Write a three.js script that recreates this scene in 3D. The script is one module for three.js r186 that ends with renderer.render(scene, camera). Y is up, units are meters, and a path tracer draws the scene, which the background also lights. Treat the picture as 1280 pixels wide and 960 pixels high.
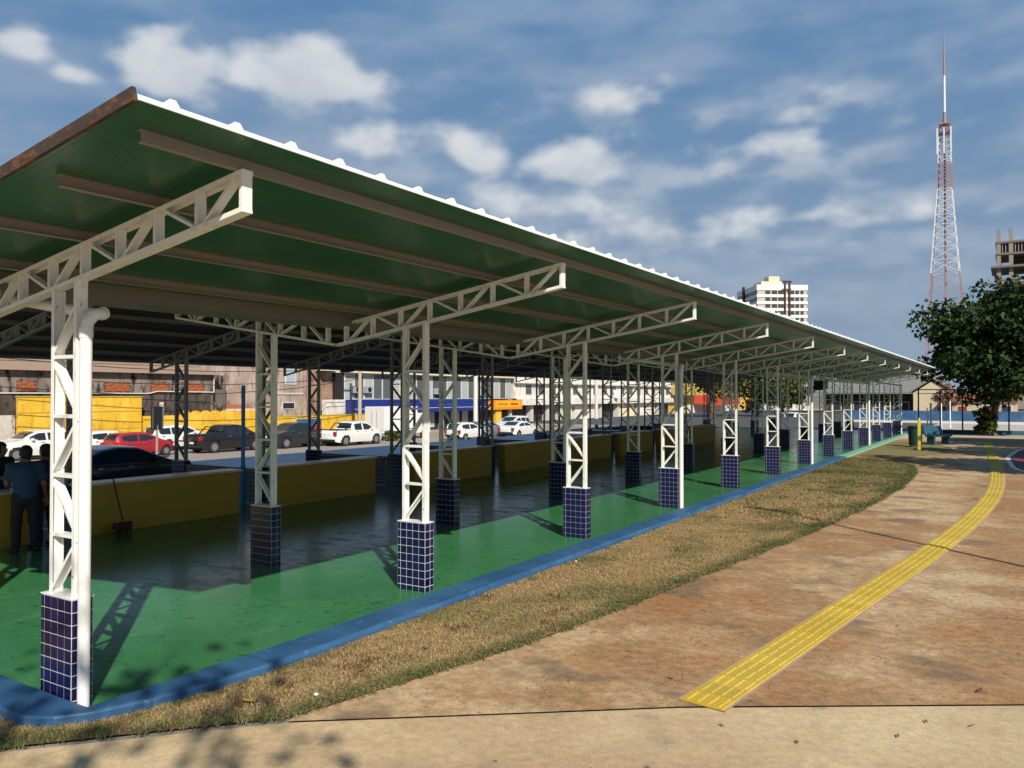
import * as THREE from 'three';
import { mergeGeometries, mergeVertices } from 'three/addons/utils/BufferGeometryUtils.js';
import { ImprovedNoise } from 'three/addons/math/ImprovedNoise.js';
import { MarchingCubes } from 'three/addons/objects/MarchingCubes.js';

// ---------------------------------------------------------------- camera, sky, sun, exposure
const scene = new THREE.Scene();
const YAW = 0.562, PITCH = 0.0145, EYE = 2.506;
const camera = new THREE.PerspectiveCamera(2 * Math.atan(0.48) * 180 / Math.PI, 4 / 3, 0.1, 4000);
camera.position.set(0, EYE, 0);
camera.lookAt(-Math.sin(YAW) * Math.cos(PITCH), EYE + Math.sin(PITCH), -Math.cos(YAW) * Math.cos(PITCH));
const renderer = new THREE.WebGLRenderer({ antialias: true });
renderer.toneMapping = THREE.LinearToneMapping;
renderer.toneMappingExposure = 1.1;
renderer.shadowMap.enabled = true;

const noise = new ImprovedNoise();
function fbm(x, y, z, oct = 5) {
  let s = 0, a = 0.5, f = 1;
  for (let i = 0; i < oct; i++) { s += a * noise.noise(x * f, y * f, z * f); a *= 0.5; f *= 2.03; }
  return s;
}
const sstep = (a, b, x) => { const t = Math.min(1, Math.max(0, (x - a) / (b - a))); return t * t * (3 - 2 * t); };
const mix = (a, b, t) => a + (b - a) * t;

{ // sky: clear tropical afternoon with broken cumulus and a thin veil
  const w = 2048, h = 1024, data = new Float32Array(w * h * 4);
  // cumulus banks: azimuth (degrees from -Z towards +X), elevation, half sizes, strength
  const banks = [[-55.2, 20.6, 3.9, 2.3, 1], [-46.6, 20.9, 5.2, 2.8, 1], [-64.2, 20.4, 2.4, 1.2, .7], [-60.5, 19.6, 1.6, .9, .6], [-42.4, 16.8, 3.2, 1.8, .62], [-35.0, 16.7, 3.0, 2.2, .74],
    [-26.8, 16.0, 4.6, 1.8, .78], [-30, 13.4, 7.0, 1.4, .66], [-14.5, 16.0, 6.5, 2.2, .42], [-24.5, 20.2, 5.5, 1.6, .42], [-13.5, 18.8, 6.5, 2.0, .40], [-22, 11.2, 13, 2.0, .46], [-9, 11.4, 8, 1.2, .42],
    [-3, 26, 6, 2.2, .4], [28, 22, 8, 3, .8], [70, 18, 9, 3, .8], [110, 30, 9, 4, .7], [160, 20, 10, 3, .8], [-120, 24, 10, 4, .8], [-90, 17, 7, 2.5, .8], [-160, 30, 9, 4, .7]];
  for (let j = 0; j < h; j++) {
    const el = ((j + 0.5) / h - 0.5) * Math.PI, y = Math.sin(el), c = Math.cos(el), eld = el * 180 / Math.PI;
    for (let i = 0; i < w; i++) {
      const th = ((i + 0.5) / w - 0.5) * 2 * Math.PI, x = Math.cos(th) * c, z = Math.sin(th) * c;
      let r, g, b;
      if (y < -0.004) { r = 0.16; g = 0.145; b = 0.12; } else {
        const t = Math.pow(Math.max(y, 0), 0.62);
        r = mix(0.26, 0.068, sstep(0, 0.80, t)); g = mix(0.335, 0.185, sstep(0, 0.84, t)); b = mix(0.43, 0.385, sstep(0, 0.9, t));
        if (eld < 62) {
          const az = Math.atan2(x, -z) * 180 / Math.PI;
          let m = 0, lift = 0;
          const wob = fbm(x * 7 + 3, y * 9, z * 7, 4);
          for (const [ba, be, sx, sy, st] of banks) {
            let da = az - ba; if (da > 180) da -= 360; if (da < -180) da += 360;
            const dx = (da + wob * 2.5) / sx; let dy = (eld - be + wob * 1.2) / sy;
            if (dy < 0) dy *= 1.5;
            const q = dx * dx + dy * dy; if (q < 4) { const v = st * Math.exp(-q * 1.25); if (v > m) { m = v; lift = dy; } }
          }
          const d = fbm(x * 17, y * 30, z * 17, 6), d2 = fbm(x * 5 + 9, y * 22 + 4, z * 5, 5), d3 = fbm(x * 26 + 5, y * 64, z * 26, 4);
          let bl = 0, am = 0.5, fq = 9; for (let o = 0; o < 5; o++) { bl += am * (0.62 - 1.9 * Math.abs(noise.noise(x * fq + 4, y * fq * 1.5, z * fq))); am *= 0.52; fq *= 2.05; }
          let cum = sstep(0.30, 0.78, m * 1.12 + bl * 0.42 + d * 0.45);
          const az0 = Math.exp(-Math.pow((az + 20) / 21, 4)), band = Math.exp(-Math.pow((eld - 14.5) / 6.5, 4));
          const veil = Math.min(0.75, sstep(-0.4, 0.45, d2 + 0.3 * d) * 0.42 * sstep(1, 7, eld) * (1 - sstep(23, 40, eld) * .7) + az0 * band * sstep(-0.22, 0.34, d2 * 0.8 + d * 0.7 + d3 * 0.35) * 0.5);
          const shade = Math.min(1, Math.max(0, 0.60 + bl * 0.55 + d * 0.4 + lift * 0.25));
          const cr = mix(0.36, 0.68, shade), cg = mix(0.41, 0.70, shade), cb = mix(0.48, 0.715, shade);
          r = mix(r, 0.40, veil); g = mix(g, 0.46, veil); b = mix(b, 0.55, veil);
          cum *= 0.82; r = mix(r, cr, cum); g = mix(g, cg, cum); b = mix(b, cb, cum);
        }
      }
      const k = (j * w + i) * 4; data[k] = r; data[k + 1] = g; data[k + 2] = b; data[k + 3] = 1;
    }
  }
  const sky = new THREE.DataTexture(data, w, h, THREE.RGBAFormat, THREE.FloatType);
  sky.mapping = THREE.EquirectangularReflectionMapping; sky.magFilter = sky.minFilter = THREE.LinearFilter; sky.wrapS = THREE.RepeatWrapping; sky.needsUpdate = true;
  scene.background = sky; scene.environment = sky;
}
const sun = new THREE.DirectionalLight(new THREE.Color(1, 0.93, 0.81), 5);
sun.name = 'sun'; sun.position.set(46.7, 41.5, 39); sun.target.position.set(-10, 0, -25); sun.position.add(sun.target.position);
sun.castShadow = true; sun.shadow.mapSize.set(4096, 4096);
Object.assign(sun.shadow.camera, { left: -70, right: 70, top: 70, bottom: -70, near: 1, far: 250 });
scene.add(sun, sun.target);

// ---------------------------------------------------------------- helpers
function mulberry(a) { return () => { a |= 0; a = a + 0x6D2B79F5 | 0; let t = Math.imul(a ^ a >>> 15, 1 | a); t = t + Math.imul(t ^ t >>> 7, 61 | t) ^ t; return ((t ^ t >>> 14) >>> 0) / 4294967296; }; }
const rnd = mulberry(20240611);
const rr = (a, b) => a + (b - a) * rnd();
const P = (x, y, z) => new THREE.Vector3(x, y, -z);               // z counts forward along the shelter
const UP = new THREE.Vector3(0, 1, 0), AX = new THREE.Vector3(1, 0, 0), AZ = new THREE.Vector3(0, 0, -1);
const lin = (r, g, b) => new THREE.Color().setRGB(r, g, b);
function uvm(g) { // uv in metres by the way each face points
  const p = g.attributes.position, n = g.attributes.normal, uv = new Float32Array(p.count * 2);
  for (let i = 0; i < p.count; i++) {
    const ax = Math.abs(n.getX(i)), ay = Math.abs(n.getY(i)), az = Math.abs(n.getZ(i));
    if (ay >= ax && ay >= az) { uv[2 * i] = p.getX(i); uv[2 * i + 1] = p.getZ(i); }
    else if (ax >= az) { uv[2 * i] = p.getZ(i); uv[2 * i + 1] = p.getY(i); }
    else { uv[2 * i] = p.getX(i); uv[2 * i + 1] = p.getY(i); }
  }
  g.setAttribute('uv', new THREE.BufferAttribute(uv, 2)); return g;
}
function fin(g) { // plain non-indexed position, normal, uv
  if (g.index) g = g.toNonIndexed();
  for (const k of Object.keys(g.attributes)) if (!['position', 'normal', 'uv'].includes(k)) g.deleteAttribute(k);
  if (!g.attributes.normal) g.computeVertexNormals();
  return uvm(g);
}
function box(x0, x1, y0, y1, z0, z1) {
  const g = new THREE.BoxGeometry(x1 - x0, y1 - y0, z1 - z0); g.translate((x0 + x1) / 2, (y0 + y1) / 2, -(z0 + z1) / 2); return fin(g);
}
function prism(a, b, t, n, poly) { // a closed profile in the (t, n) plane swept from a to b
  const pts2 = poly.map(([u, v]) => new THREE.Vector2(u, v));
  if (THREE.ShapeUtils.isClockWise(pts2)) pts2.reverse();
  const at = (o, q) => o.clone().addScaledVector(t, q.x).addScaledVector(n, q.y);
  const A = pts2.map((q) => at(a, q)), B = pts2.map((q) => at(b, q)), pos = [], m = pts2.length;
  const flip = new THREE.Vector3().crossVectors(t, n).dot(b.clone().sub(a)) < 0;
  const tri = (p, q, r) => { for (const v of flip ? [p, r, q] : [p, q, r]) pos.push(v.x, v.y, v.z); };
  for (let i = 0; i < m; i++) { const j = (i + 1) % m; tri(A[i], A[j], B[j]); tri(A[i], B[j], B[i]); }
  for (const f of THREE.ShapeUtils.triangulateShape(pts2, [])) { tri(A[f[2]], A[f[1]], A[f[0]]); tri(B[f[0]], B[f[1]], B[f[2]]); }
  const g = new THREE.BufferGeometry(); g.setAttribute('position', new THREE.Float32BufferAttribute(pos, 3)); g.computeVertexNormals(); return uvm(g);
}
const chan = (a, b, t, n, D = 0.09, F = 0.034, th = 0.005) => prism(a, b, t, n, [[-D / 2, 0], [D / 2, 0], [D / 2, F], [D / 2 - th, F], [D / 2 - th, th], [-D / 2 + th, th], [-D / 2 + th, F], [-D / 2, F]]);
const bar = (a, b, w, h = w, hint = UP) => { // square bar from a to b
  const d = b.clone().sub(a).normalize(); let t = new THREE.Vector3().crossVectors(d, Math.abs(d.dot(hint)) > 0.98 ? AX : hint).normalize(); const n = new THREE.Vector3().crossVectors(t, d).normalize();
  return prism(a, b, t, n, [[-w / 2, -h / 2], [w / 2, -h / 2], [w / 2, h / 2], [-w / 2, h / 2]]);
};
const rod = (a, b, r0, r1 = r0, seg = 8) => {
  const g = new THREE.CylinderGeometry(r1, r0, a.distanceTo(b), seg, 1); g.translate(0, a.distanceTo(b) / 2, 0);
  g.applyQuaternion(new THREE.Quaternion().setFromUnitVectors(UP, b.clone().sub(a).normalize())); g.translate(a.x, a.y, a.z); return fin(g);
};
const tube = (pts, r, seg = 24, rad = 10) => fin(new THREE.TubeGeometry(new THREE.CatmullRomCurve3(pts, false, 'catmullrom', 0.2), seg, r, rad));
function mesh(name, geos, mat, parent) {
  const m = new THREE.Mesh(Array.isArray(geos) ? (geos.length === 1 ? geos[0] : mergeGeometries(geos)) : geos, mat);
  m.name = name; m.castShadow = m.receiveShadow = true; if (parent) parent.add(m); return m;
}
const taken = {};
function numbered(n) { const k = taken[n] = (taken[n] ?? -1) + 1; return k ? n + '_' + String(k).padStart(3, '0') : n; }
function tag(o, label, category, group) { o.userData.label = label; if (category) o.userData.category = category; if (group) o.userData.group = group; return o; }
function thing(name, label, category, group, pos = [0, 0, 0]) {
  const g = new THREE.Group(); g.name = numbered(name); g.position.set(pos[0], pos[1], -pos[2]); scene.add(g); return tag(g, label, category, group);
}
function single(name, geos, mat, label, category, group) { const m = mesh(numbered(name), geos, mat); scene.add(m); return tag(m, label, category, group); }
function struct(name, geos, mat, label) { const m = mesh(numbered(name), geos, mat); m.userData.kind = 'structure'; if (label) m.userData.label = label; scene.add(m); return m; }
function copyOf(o, label) { const c = o.clone(); c.name = numbered(o.name.replace(/_\d{3}$/, '')); c.userData = { ...o.userData }; if (label) c.userData.label = label; scene.add(c); return c; }

// ---------------------------------------------------------------- textures and materials
function tex(w, h, fn, srgb = true, rx = 1, ry = rx) {
  const d = new Uint8Array(w * h * 4);
  for (let j = 0; j < h; j++) for (let i = 0; i < w; i++) { const c = fn(i / w, j / h, i, j), k = (j * w + i) * 4; for (let q = 0; q < 3; q++) d[k + q] = Math.max(0, Math.min(255, Math.round(255 * (c.length ? c[q] : c)))); d[k + 3] = 255; }
  const t = new THREE.DataTexture(d, w, h); t.wrapS = t.wrapT = THREE.MirroredRepeatWrapping; t.magFilter = THREE.LinearFilter; t.minFilter = THREE.LinearMipmapLinearFilter; t.generateMipmaps = true;
  if (srgb) t.colorSpace = THREE.SRGBColorSpace; t.repeat.set(rx, ry); t.needsUpdate = true; return t;
}
const std = (color, roughness = 0.8, extra = {}) => new THREE.MeshStandardMaterial({ color: color.isColor ? color : lin(...color), roughness, metalness: 0, ...extra });
const lerp3 = (a, b, t) => [mix(a[0], b[0], t), mix(a[1], b[1], t), mix(a[2], b[2], t)];
const grain = mulberry(77), fineBump = tex(256, 256, () => 0.35 + 0.5 * grain(), false, 1.6);
const roughPatch = tex(512, 512, (u, v) => 0.42 + 0.55 * fbm(u * 5, v * 5, 2, 5) + 0.25 * fbm(u * 24, v * 24, 7, 3), false, 0.16);

// brown, rain-stained concrete of the path (one tile covers 16 m)
function field(n, fn) { // a coarse noise field read back smoothly
  const f = new Float32Array((n + 1) * (n + 1)); for (let j = 0; j <= n; j++) for (let i = 0; i <= n; i++) f[j * (n + 1) + i] = fn(i / n, j / n);
  return (u, v) => { const x = u * n, y = v * n, i = Math.min(n - 1, x | 0), j = Math.min(n - 1, y | 0), a = x - i, b = y - j, k = j * (n + 1) + i; return mix(mix(f[k], f[k + 1], a), mix(f[k + n + 1], f[k + n + 2], a), b); };
}
const speck = new Float32Array(512 * 512).map(() => grain()); const sp = (x, y) => speck[((y | 0) & 511) * 512 + ((x | 0) & 511)];
const softSpeck = (x, y) => { const i = x | 0, j = y | 0, a = x - i, b = y - j; return mix(mix(sp(i, j), sp(i + 1, j), a), mix(sp(i, j + 1), sp(i + 1, j + 1), a), b) - 0.5; };
const pathMap = (() => {
  const W = 12, big = field(160, (u, v) => fbm(u * W * 0.4 + 2, v * W * 0.4, 1.5, 4)), str = field(512, (u, v) => fbm(u * W * 1.4, v * W * 1.5, 4.2, 6)), drk = field(400, (u, v) => fbm(u * W * 1.0 + 40, v * W * 1.2, 3.3, 6)), fine = field(512, (u, v) => fbm(u * W * 9, v * W * 9, 8.1, 3)), crack = field(512, (u, v) => fbm(u * W * 0.55 + 7, v * W * 0.55, 12.3, 6));
  return tex(2048, 2048, (u, v, i, j) => {
    const B = big(u, v), S = str(u, v), F = fine(u, v), g = softSpeck(i, j), g2 = softSpeck(i * 0.37 + 91, j * 0.37), g3 = softSpeck(i * 0.11 + 17, j * 0.13);
    let c = lerp3([0.62, 0.475, 0.32], [0.745, 0.635, 0.48], sstep(-0.26, 0.30, B * 0.9 + S * 0.8 + g3 * 0.12));
    c = lerp3(c, [0.60, 0.405, 0.215], sstep(0.02, 0.36, -B + 0.65 * S + g3 * 0.14) * 0.62);
    c = lerp3(c, [0.43, 0.355, 0.28], sstep(0.13, 0.36, drk(u, v) + g2 * 0.10) * 0.6);
    if (Math.abs(crack(u, v)) < 0.0022) c = lerp3(c, [0.30, 0.24, 0.18], 0.6);
    if (g2 < -0.37) c = lerp3(c, [0.36, 0.28, 0.2], 0.35); const m = 1 + F * 0.26 + g * 0.18 + g2 * 0.2; return c.map((q) => q * m);
  }, true, 1 / W);
})();
// pale, worn concrete of the near pavement
const paveMap = (() => {
  const W = 7, A = field(160, (u, v) => fbm(u * W * 0.7, v * W * 0.7, 6, 4)), D = field(400, (u, v) => fbm(u * W * 1.1 + 7, v * W * 1.1, 9, 6)), F = field(512, (u, v) => fbm(u * W * 12, v * W * 12, 3, 3)), K = field(400, (u, v) => fbm(u * W * 4, v * W * 4 + 20, 5, 3));
  return tex(1536, 1536, (u, v, i, j) => {
    const g = softSpeck(i, j), g2 = softSpeck(i * 0.3 + 50, j * 0.3 + 9);
    let c = lerp3([0.715, 0.605, 0.455], [0.80, 0.70, 0.54], sstep(-0.3, 0.3, A(u, v)));
    c = lerp3(c, [0.50, 0.45, 0.385], sstep(0.2, 0.42, D(u, v) + 0.3 * F(u, v) + g2 * 0.15) * 0.6);
    c = lerp3(c, [0.30, 0.225, 0.17], sstep(0.36, 0.42, K(u, v) + g2 * 0.08) * 0.6);
    const m = 1 + F(u, v) * 0.16 + g * 0.14 + g2 * 0.08; return c.map((q) => q * m);
  }, true, 1 / W);
})();
// green floor paint: scuffs, dust, faded patches
const floorMap = (() => {
  const W = 14, A = field(160, (u, v) => fbm(u * W * 0.45, v * W * 0.45, 1, 5)), S = field(512, (u, v) => fbm(u * W * 2.6, v * W * 0.9, 5, 6)), K = field(512, (u, v) => fbm(u * W * 5 + 31, v * W * 9, 8, 4)), T = field(512, (u, v) => Math.abs(fbm(u * W * 0.8 + 3, v * W * 0.5, 14, 4)));
  return tex(1536, 1536, (u, v, i, j) => {
    const g = softSpeck(i, j), g2 = softSpeck(i * 0.23, j * 0.31 + 7);
    let c = lerp3([0.235, 0.50, 0.305], [0.285, 0.555, 0.355], sstep(-0.3, 0.35, A(u, v)));
    c = lerp3(c, [0.42, 0.58, 0.44], sstep(0.16, 0.44, S(u, v) + g2 * 0.1) * 0.42);
    c = lerp3(c, [0.15, 0.33, 0.20], sstep(0.27, 0.38, K(u, v) + g2 * 0.08) * 0.6);
    c = lerp3(c, [0.17, 0.36, 0.22], sstep(0.010, 0.002, T(u, v)) * 0.45);
    return c.map((q) => q * 0.95 * (1 + g * 0.07 + g2 * 0.05));
  }, true, 1 / W);
})();
const floorRough = tex(512, 512, (u, v) => { const X = u * 10, Y = v * 10; return 0.17 + 0.30 * Math.abs(fbm(X * 1.2, Y * 2.6, 3, 5)) + 0.14 * Math.max(0, fbm(X * 9, Y * 9, 4, 3)); }, false, 1 / 10);
const blueMap = tex(512, 512, (u, v) => {
  const X = u * 6, Y = v * 6, a = fbm(X * 1.1, Y * 1.1, 1, 5), s = fbm(X * 7, Y * 7, 5, 4);
  let c = lerp3([0.165, 0.325, 0.475], [0.225, 0.39, 0.54], sstep(-0.3, 0.3, a)); c = lerp3(c, [0.42, 0.53, 0.64], sstep(0.22, 0.42, s) * 0.55); c = lerp3(c, [0.20, 0.22, 0.22], sstep(0.24, 0.4, fbm(X * 3, Y * 3 + 9, 7, 5)) * 0.5); return c;
}, true, 1 / 6);
const soilMap = tex(512, 512, (u, v) => { const X = u * 5, Y = v * 5, a = fbm(X * 2, Y * 2, 3, 5), g = noise.noise(X * 40, Y * 40, 1); const c = lerp3([0.34, 0.25, 0.15], [0.53, 0.41, 0.25], sstep(-0.3, 0.3, a)); return c.map((q) => q * (1 + g * 0.25)); }, true, 1 / 5);
const linerBump = tex(64, 16, (u) => (Math.abs(u - 0.5) < 0.07 ? 0 : 1), false, 12, 12);   // fine grooves of the steel liner
const plaster = (seed, a, b, dark, amt = 0.6) => tex(256, 256, (u, v) => {
  const X = u * 10, Y = v * 10, n1 = fbm(X * 0.7 + seed, Y * 0.35, seed, 5), n2 = fbm(X * 3 + seed, Y * 0.9, seed + 4, 5), f = fbm(X * 10, Y * 8, seed, 3);
  let c = lerp3(a, b, sstep(-0.3, 0.3, n1)); c = lerp3(c, dark, sstep(0.02, 0.4, n2 + n1 * 0.3) * amt); return c.map((q) => q * (1 + f * 0.18));
}, true, 1 / 10);

const tactMap = (c) => tex(128, 128, (u, v, i, j) => c.map((q) => Math.pow(q, 1 / 2.2) * (0.96 + 0.16 * softSpeck(i, j) + 0.14 * softSpeck(i * 0.2 + q * 99, j * 0.2))), true, 2.2);

const steelMap = (() => { const A = field(256, (u, v) => fbm(u * 16, v * 9, 3, 5)), B = field(256, (u, v) => fbm(u * 40 + 3, v * 22, 8, 3)); return tex(512, 512, (u, v, i, j) => { let c = [0.905, 0.905, 0.885]; c = lerp3(c, [0.72, 0.70, 0.65], sstep(0.12, 0.42, A(u, v) + 0.2 * B(u, v)) * 0.5); c = lerp3(c, [0.45, 0.30, 0.18], sstep(0.40, 0.48, B(u, v) + 0.25 * A(u, v)) * 0.6); return c.map((q) => q * (1 + 0.03 * softSpeck(i, j))); }, true, 0.5); })();

const M = {
  path: std([1, 1, 1], 0.88, { map: pathMap, bumpMap: fineBump, bumpScale: 0.0025 }),
  pave: std([1, 1, 1], 0.92, { map: paveMap, bumpMap: fineBump, bumpScale: 0.003 }),
  floor: std([1, 1, 1], 1, { map: floorMap, roughnessMap: floorRough }),
  kerb: std([1, 1, 1], 0.55, { map: blueMap, bumpMap: roughPatch, bumpScale: 0.006 }),
  kerbGreen: std([0.20, 0.44, 0.30], 0.6), bluePaint: std([1, 1, 1], 0.6, { map: blueMap }),
  soil: std([1, 1, 1], 1, { map: soilMap, bumpMap: roughPatch, bumpScale: 0.03 }),
  asphalt: std([0.075, 0.072, 0.07], 0.95, { bumpMap: fineBump, bumpScale: 0.004 }), earth: std([0.20, 0.16, 0.115], 1),
  white: std([1, 1, 1], 0.42, { map: steelMap, bumpMap: roughPatch, bumpScale: 0.0008 }), whiteDull: std([0.62, 0.60, 0.55], 0.55),
  pvc: std([0.80, 0.80, 0.77], 0.35), grout: std([0.74, 0.73, 0.74], 0.85),
  tiles: [[0.006, 0.0065, 0.052], [0.005, 0.0055, 0.042], [0.008, 0.0085, 0.062]].map((c) => std(c, 0.13)),
  roofTop: std([0.80, 0.80, 0.78], 0.45), liner: std([0.036, 0.118, 0.066], 0.28, { bumpMap: linerBump, bumpScale: 0.0025 }),
  liner2: std([0.07, 0.055, 0.048], 0.6, { bumpMap: linerBump, bumpScale: 0.002 }),
  rust: std([1, 1, 1], 0.9, { map: tex(256, 64, (u, v) => { const n = fbm(u * 14, v * 5, 2, 5); return lerp3([0.23, 0.19, 0.16], [0.46, 0.27, 0.12], sstep(-0.05, 0.4, n)); }, true, 0.6, 3) }),
  purlin: std([0.25, 0.22, 0.185], 0.5), gutter: std([0.17, 0.155, 0.13], 0.55, { metalness: 0.2 }),
  steelDark: std([0.30, 0.315, 0.29], 0.5), counter: std([0.45, 0.285, 0.02], 0.6, { bumpMap: roughPatch, bumpScale: 0.002 }), stone: std([0.60, 0.58, 0.54], 0.3),
  black: std([0.012, 0.012, 0.013], 0.5), rubber: std([0.02, 0.02, 0.02], 0.9), yellow: std([0.66, 0.44, 0.035], 0.7, { bumpMap: fineBump, bumpScale: 0.0015 }),
  tact: [[0.60, 0.405, 0.035], [0.56, 0.37, 0.03], [0.63, 0.44, 0.05], [0.54, 0.37, 0.04], [0.58, 0.40, 0.045]].map((c) => std([1, 1, 1], 0.8, { map: tactMap(c), bumpMap: fineBump, bumpScale: 0.003 })),
  glass: std([0.02, 0.025, 0.03], 0.08), chrome: std([0.6, 0.6, 0.6], 0.25, { metalness: 0.9 }), redLamp: std([0.35, 0.01, 0.012], 0.25), lamp: std([0.75, 0.75, 0.72], 0.15),
};

// ---------------------------------------------------------------- ground, path, pavements
function sheet(pts, y, hole) { // flat polygon given as [x, z forward]
  const s = new THREE.Shape(pts.map(([x, z]) => new THREE.Vector2(x, z)));
  if (hole) s.holes.push(new THREE.Path(hole.map(([x, z]) => new THREE.Vector2(x, z))));
  const g = new THREE.ShapeGeometry(s, 8); g.rotateX(-Math.PI / 2); g.translate(0, y, 0); return fin(g);
}
const smooth = (pts, n) => new THREE.CatmullRomCurve3(pts.map(([x, z]) => new THREE.Vector3(x, 0, z)), false, 'centripetal').getPoints(n).map((p) => [p.x, p.z]);
struct('ground', sheet([[-1500, -300], [1500, -300], [1500, 2500], [-1500, 2500]], -1.6), M.earth);
const joint = [[-9.2, -0.6], [-6.06, 2.87], [-4.74, 4.30], [-3.37, 5.35], [-2.3, 6.18], [0.04, 7.71], [9, 13.4]];
struct('near_pavement', [sheet([...joint, [40, 13.4], [40, -40], [-40, -40], [-40, -0.6]], 0.0)], M.pave, 'pale worn concrete pavement in front of the brown path');
const grassEdge = smooth([[-4.78, 4.40], [-4.58, 5.22], [-4.23, 6.71], [-3.97, 8.37], [-3.62, 11.48], [-3.24, 14.69], [-2.86, 19], [-2.66, 23.5], [-2.78, 28.6], [-3.3, 32.2], [-4.3, 33.8], [-5.74, 34.3]], 70);
const jointFar = joint.slice(2).map(([x, z]) => [x - 0.008, z + 0.014]);
struct('path', [sheet([...jointFar, [40, 13.45], [40, 52], [-5.74, 52], ...[...grassEdge].reverse()], 0.006)], M.path, 'brown stained concrete path curving past the grass');
struct('far_pavement', [sheet([[-5.9, 52.01], [90, 52.01], [90, 140], [-5.9, 140]], 0.002)], std([0.50, 0.44, 0.37], 0.9, { bumpMap: fineBump, bumpScale: 0.003 }));
struct('far_asphalt', [sheet([[-40, 62.0], [-5.91, 62.0], [-5.91, 140], [-40, 140]], 0.002)], M.asphalt);
struct('terrace_base', [box(-31, 90, -1.58, -0.46, -40, 139)], std([0.3, 0.27, 0.23], 1));
struct('terrace_fill', [box(-19.7, 89, -0.455, -0.02, -39, 138)], std([0.3, 0.27, 0.23], 1));
struct('shelter_floor', [sheet([[-19.6, 3.4], [-6.05, 3.4], [-6.05, 61.9], [-19.6, 61.9]], 0.004)], M.floor, 'glossy green painted floor under the shelters');
struct('blue_forecourt', [sheet([[-30.9, -20], [-19.72, -20], [-19.72, 120], [-30.9, 120]], -0.40)], std([0.42, 0.5, 0.52], 0.6, { map: blueMap }), 'blue painted forecourt between shelter and street');
struct('street', [sheet([[-49.2, -60], [-31.02, -60], [-31.02, 400], [-49.2, 400]], -1.15), box(-49.2, -31.02, -1.6, -1.154, -60, 400)], std([0.33, 0.27, 0.215], 0.95, { bumpMap: fineBump, bumpScale: 0.004 }));
struct('street_pavement', [box(-60, -49.21, -1.6, -1.02, -60, 200)], std([0.36, 0.31, 0.26], 0.95));
{ // blue kerb along the floor, corner at the near end; short lengths with joints
  const k = new THREE.Group(); k.name = 'kerb'; k.userData.kind = 'structure'; k.userData.label = 'worn blue painted kerb round the green floor'; scene.add(k);
  const prof = [[0, 0], [0.42, 0], [0.42, 0.055], [0.38, 0.095], [0.05, 0.105], [0, 0.075]];
  { // rounded corner stone
    const sh = new THREE.Shape([[-6.12, 3.53], [-6.10, 5.0], [-5.69, 5.0], [-5.74, 4.4], [-5.84, 3.88], [-5.98, 3.50], [-6.14, 3.28], [-6.34, 3.17], [-7.3, 3.14], [-7.3, 3.53]].map(([x, z]) => new THREE.Vector2(x, z)));
    const g = new THREE.ExtrudeGeometry(sh, { depth: 0.07, bevelEnabled: true, bevelThickness: 0.022, bevelSize: 0.022, bevelOffset: -0.022, bevelSegments: 2 }); g.rotateX(-Math.PI / 2); g.translate(0, 0.005, 0); mesh('kerb_stone', fin(g), M.kerb, k);
  }
  let z = 5.012, n = 0;
  while (z < 33.6) { const L = rr(2.6, 3.6); mesh('kerb_stone', prism(P(-6.10, rr(-.004, .004), z), P(-6.10, rr(-.004, .004), Math.min(z + L - 0.01, 33.9)), AX, UP, prof.map(([a, b]) => [a + 0.006 * rnd(), b])), M.kerb, k); z += L; n++; }
  for (let x = -7.312; x > -19; x -= 3.1) mesh('kerb_stone', prism(P(x, 0, 3.14), P(Math.max(x - 3.09, -19.6), 0, 3.14), AZ, UP, [[0, 0], [0.39, 0], [0.39, 0.09], [0.36, 0.1], [0.03, 0.095], [0, 0.07]]), M.kerb, k);
  for (let q = 34; q < 61.5; q += 3.05) mesh('kerb_stone', prism(P(-6.10, 0, q), P(-6.10, 0, q + 3.04), AX, UP, [[0, 0], [0.36, 0], [0.36, 0.05], [0.33, 0.075], [0, 0.075]]), M.kerbGreen, k);
}
// grass strip: soil plus blades
const ragged = grassEdge.map(([x, z], i) => [x + (i ? 0.05 * noise.noise(z * 2.7, 1, 3) + 0.03 * noise.noise(z * 9, 4, 1) : 0), z]);
const soilPts = [[-30, 3.13], [-6.34, 3.15], [-6.15, 3.27], [-5.99, 3.5], [-5.85, 3.88], [-5.75, 4.4], [-5.70, 5.0], [-5.70, 34.3], ...[...ragged].reverse(), [-4.8, 4.36], [-6.06, 2.95], [-9.2, -0.52], [-30, -0.55]];
struct('grass_soil', sheet(soilPts, 0.012), M.soil);
function inPoly(x, z, poly) { let c = false; for (let i = 0, j = poly.length - 1; i < poly.length; j = i++) { const [xi, zi] = poly[i], [xj, zj] = poly[j]; if ((zi > z) !== (zj > z) && x < (xj - xi) * (z - zi) / (zj - zi) + xi) c = !c; } return c; }
function edgeDist(x, z, poly) { let d = 9; for (let i = 0; i < poly.length - 1; i++) { const [ax, az] = poly[i], [bx, bz] = poly[i + 1], t = Math.max(0, Math.min(1, ((x - ax) * (bx - ax) + (z - az) * (bz - az)) / ((bx - ax) ** 2 + (bz - az) ** 2 + 1e-9))); d = Math.min(d, Math.hypot(x - ax - t * (bx - ax), z - az - t * (bz - az))); } return d; }
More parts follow.
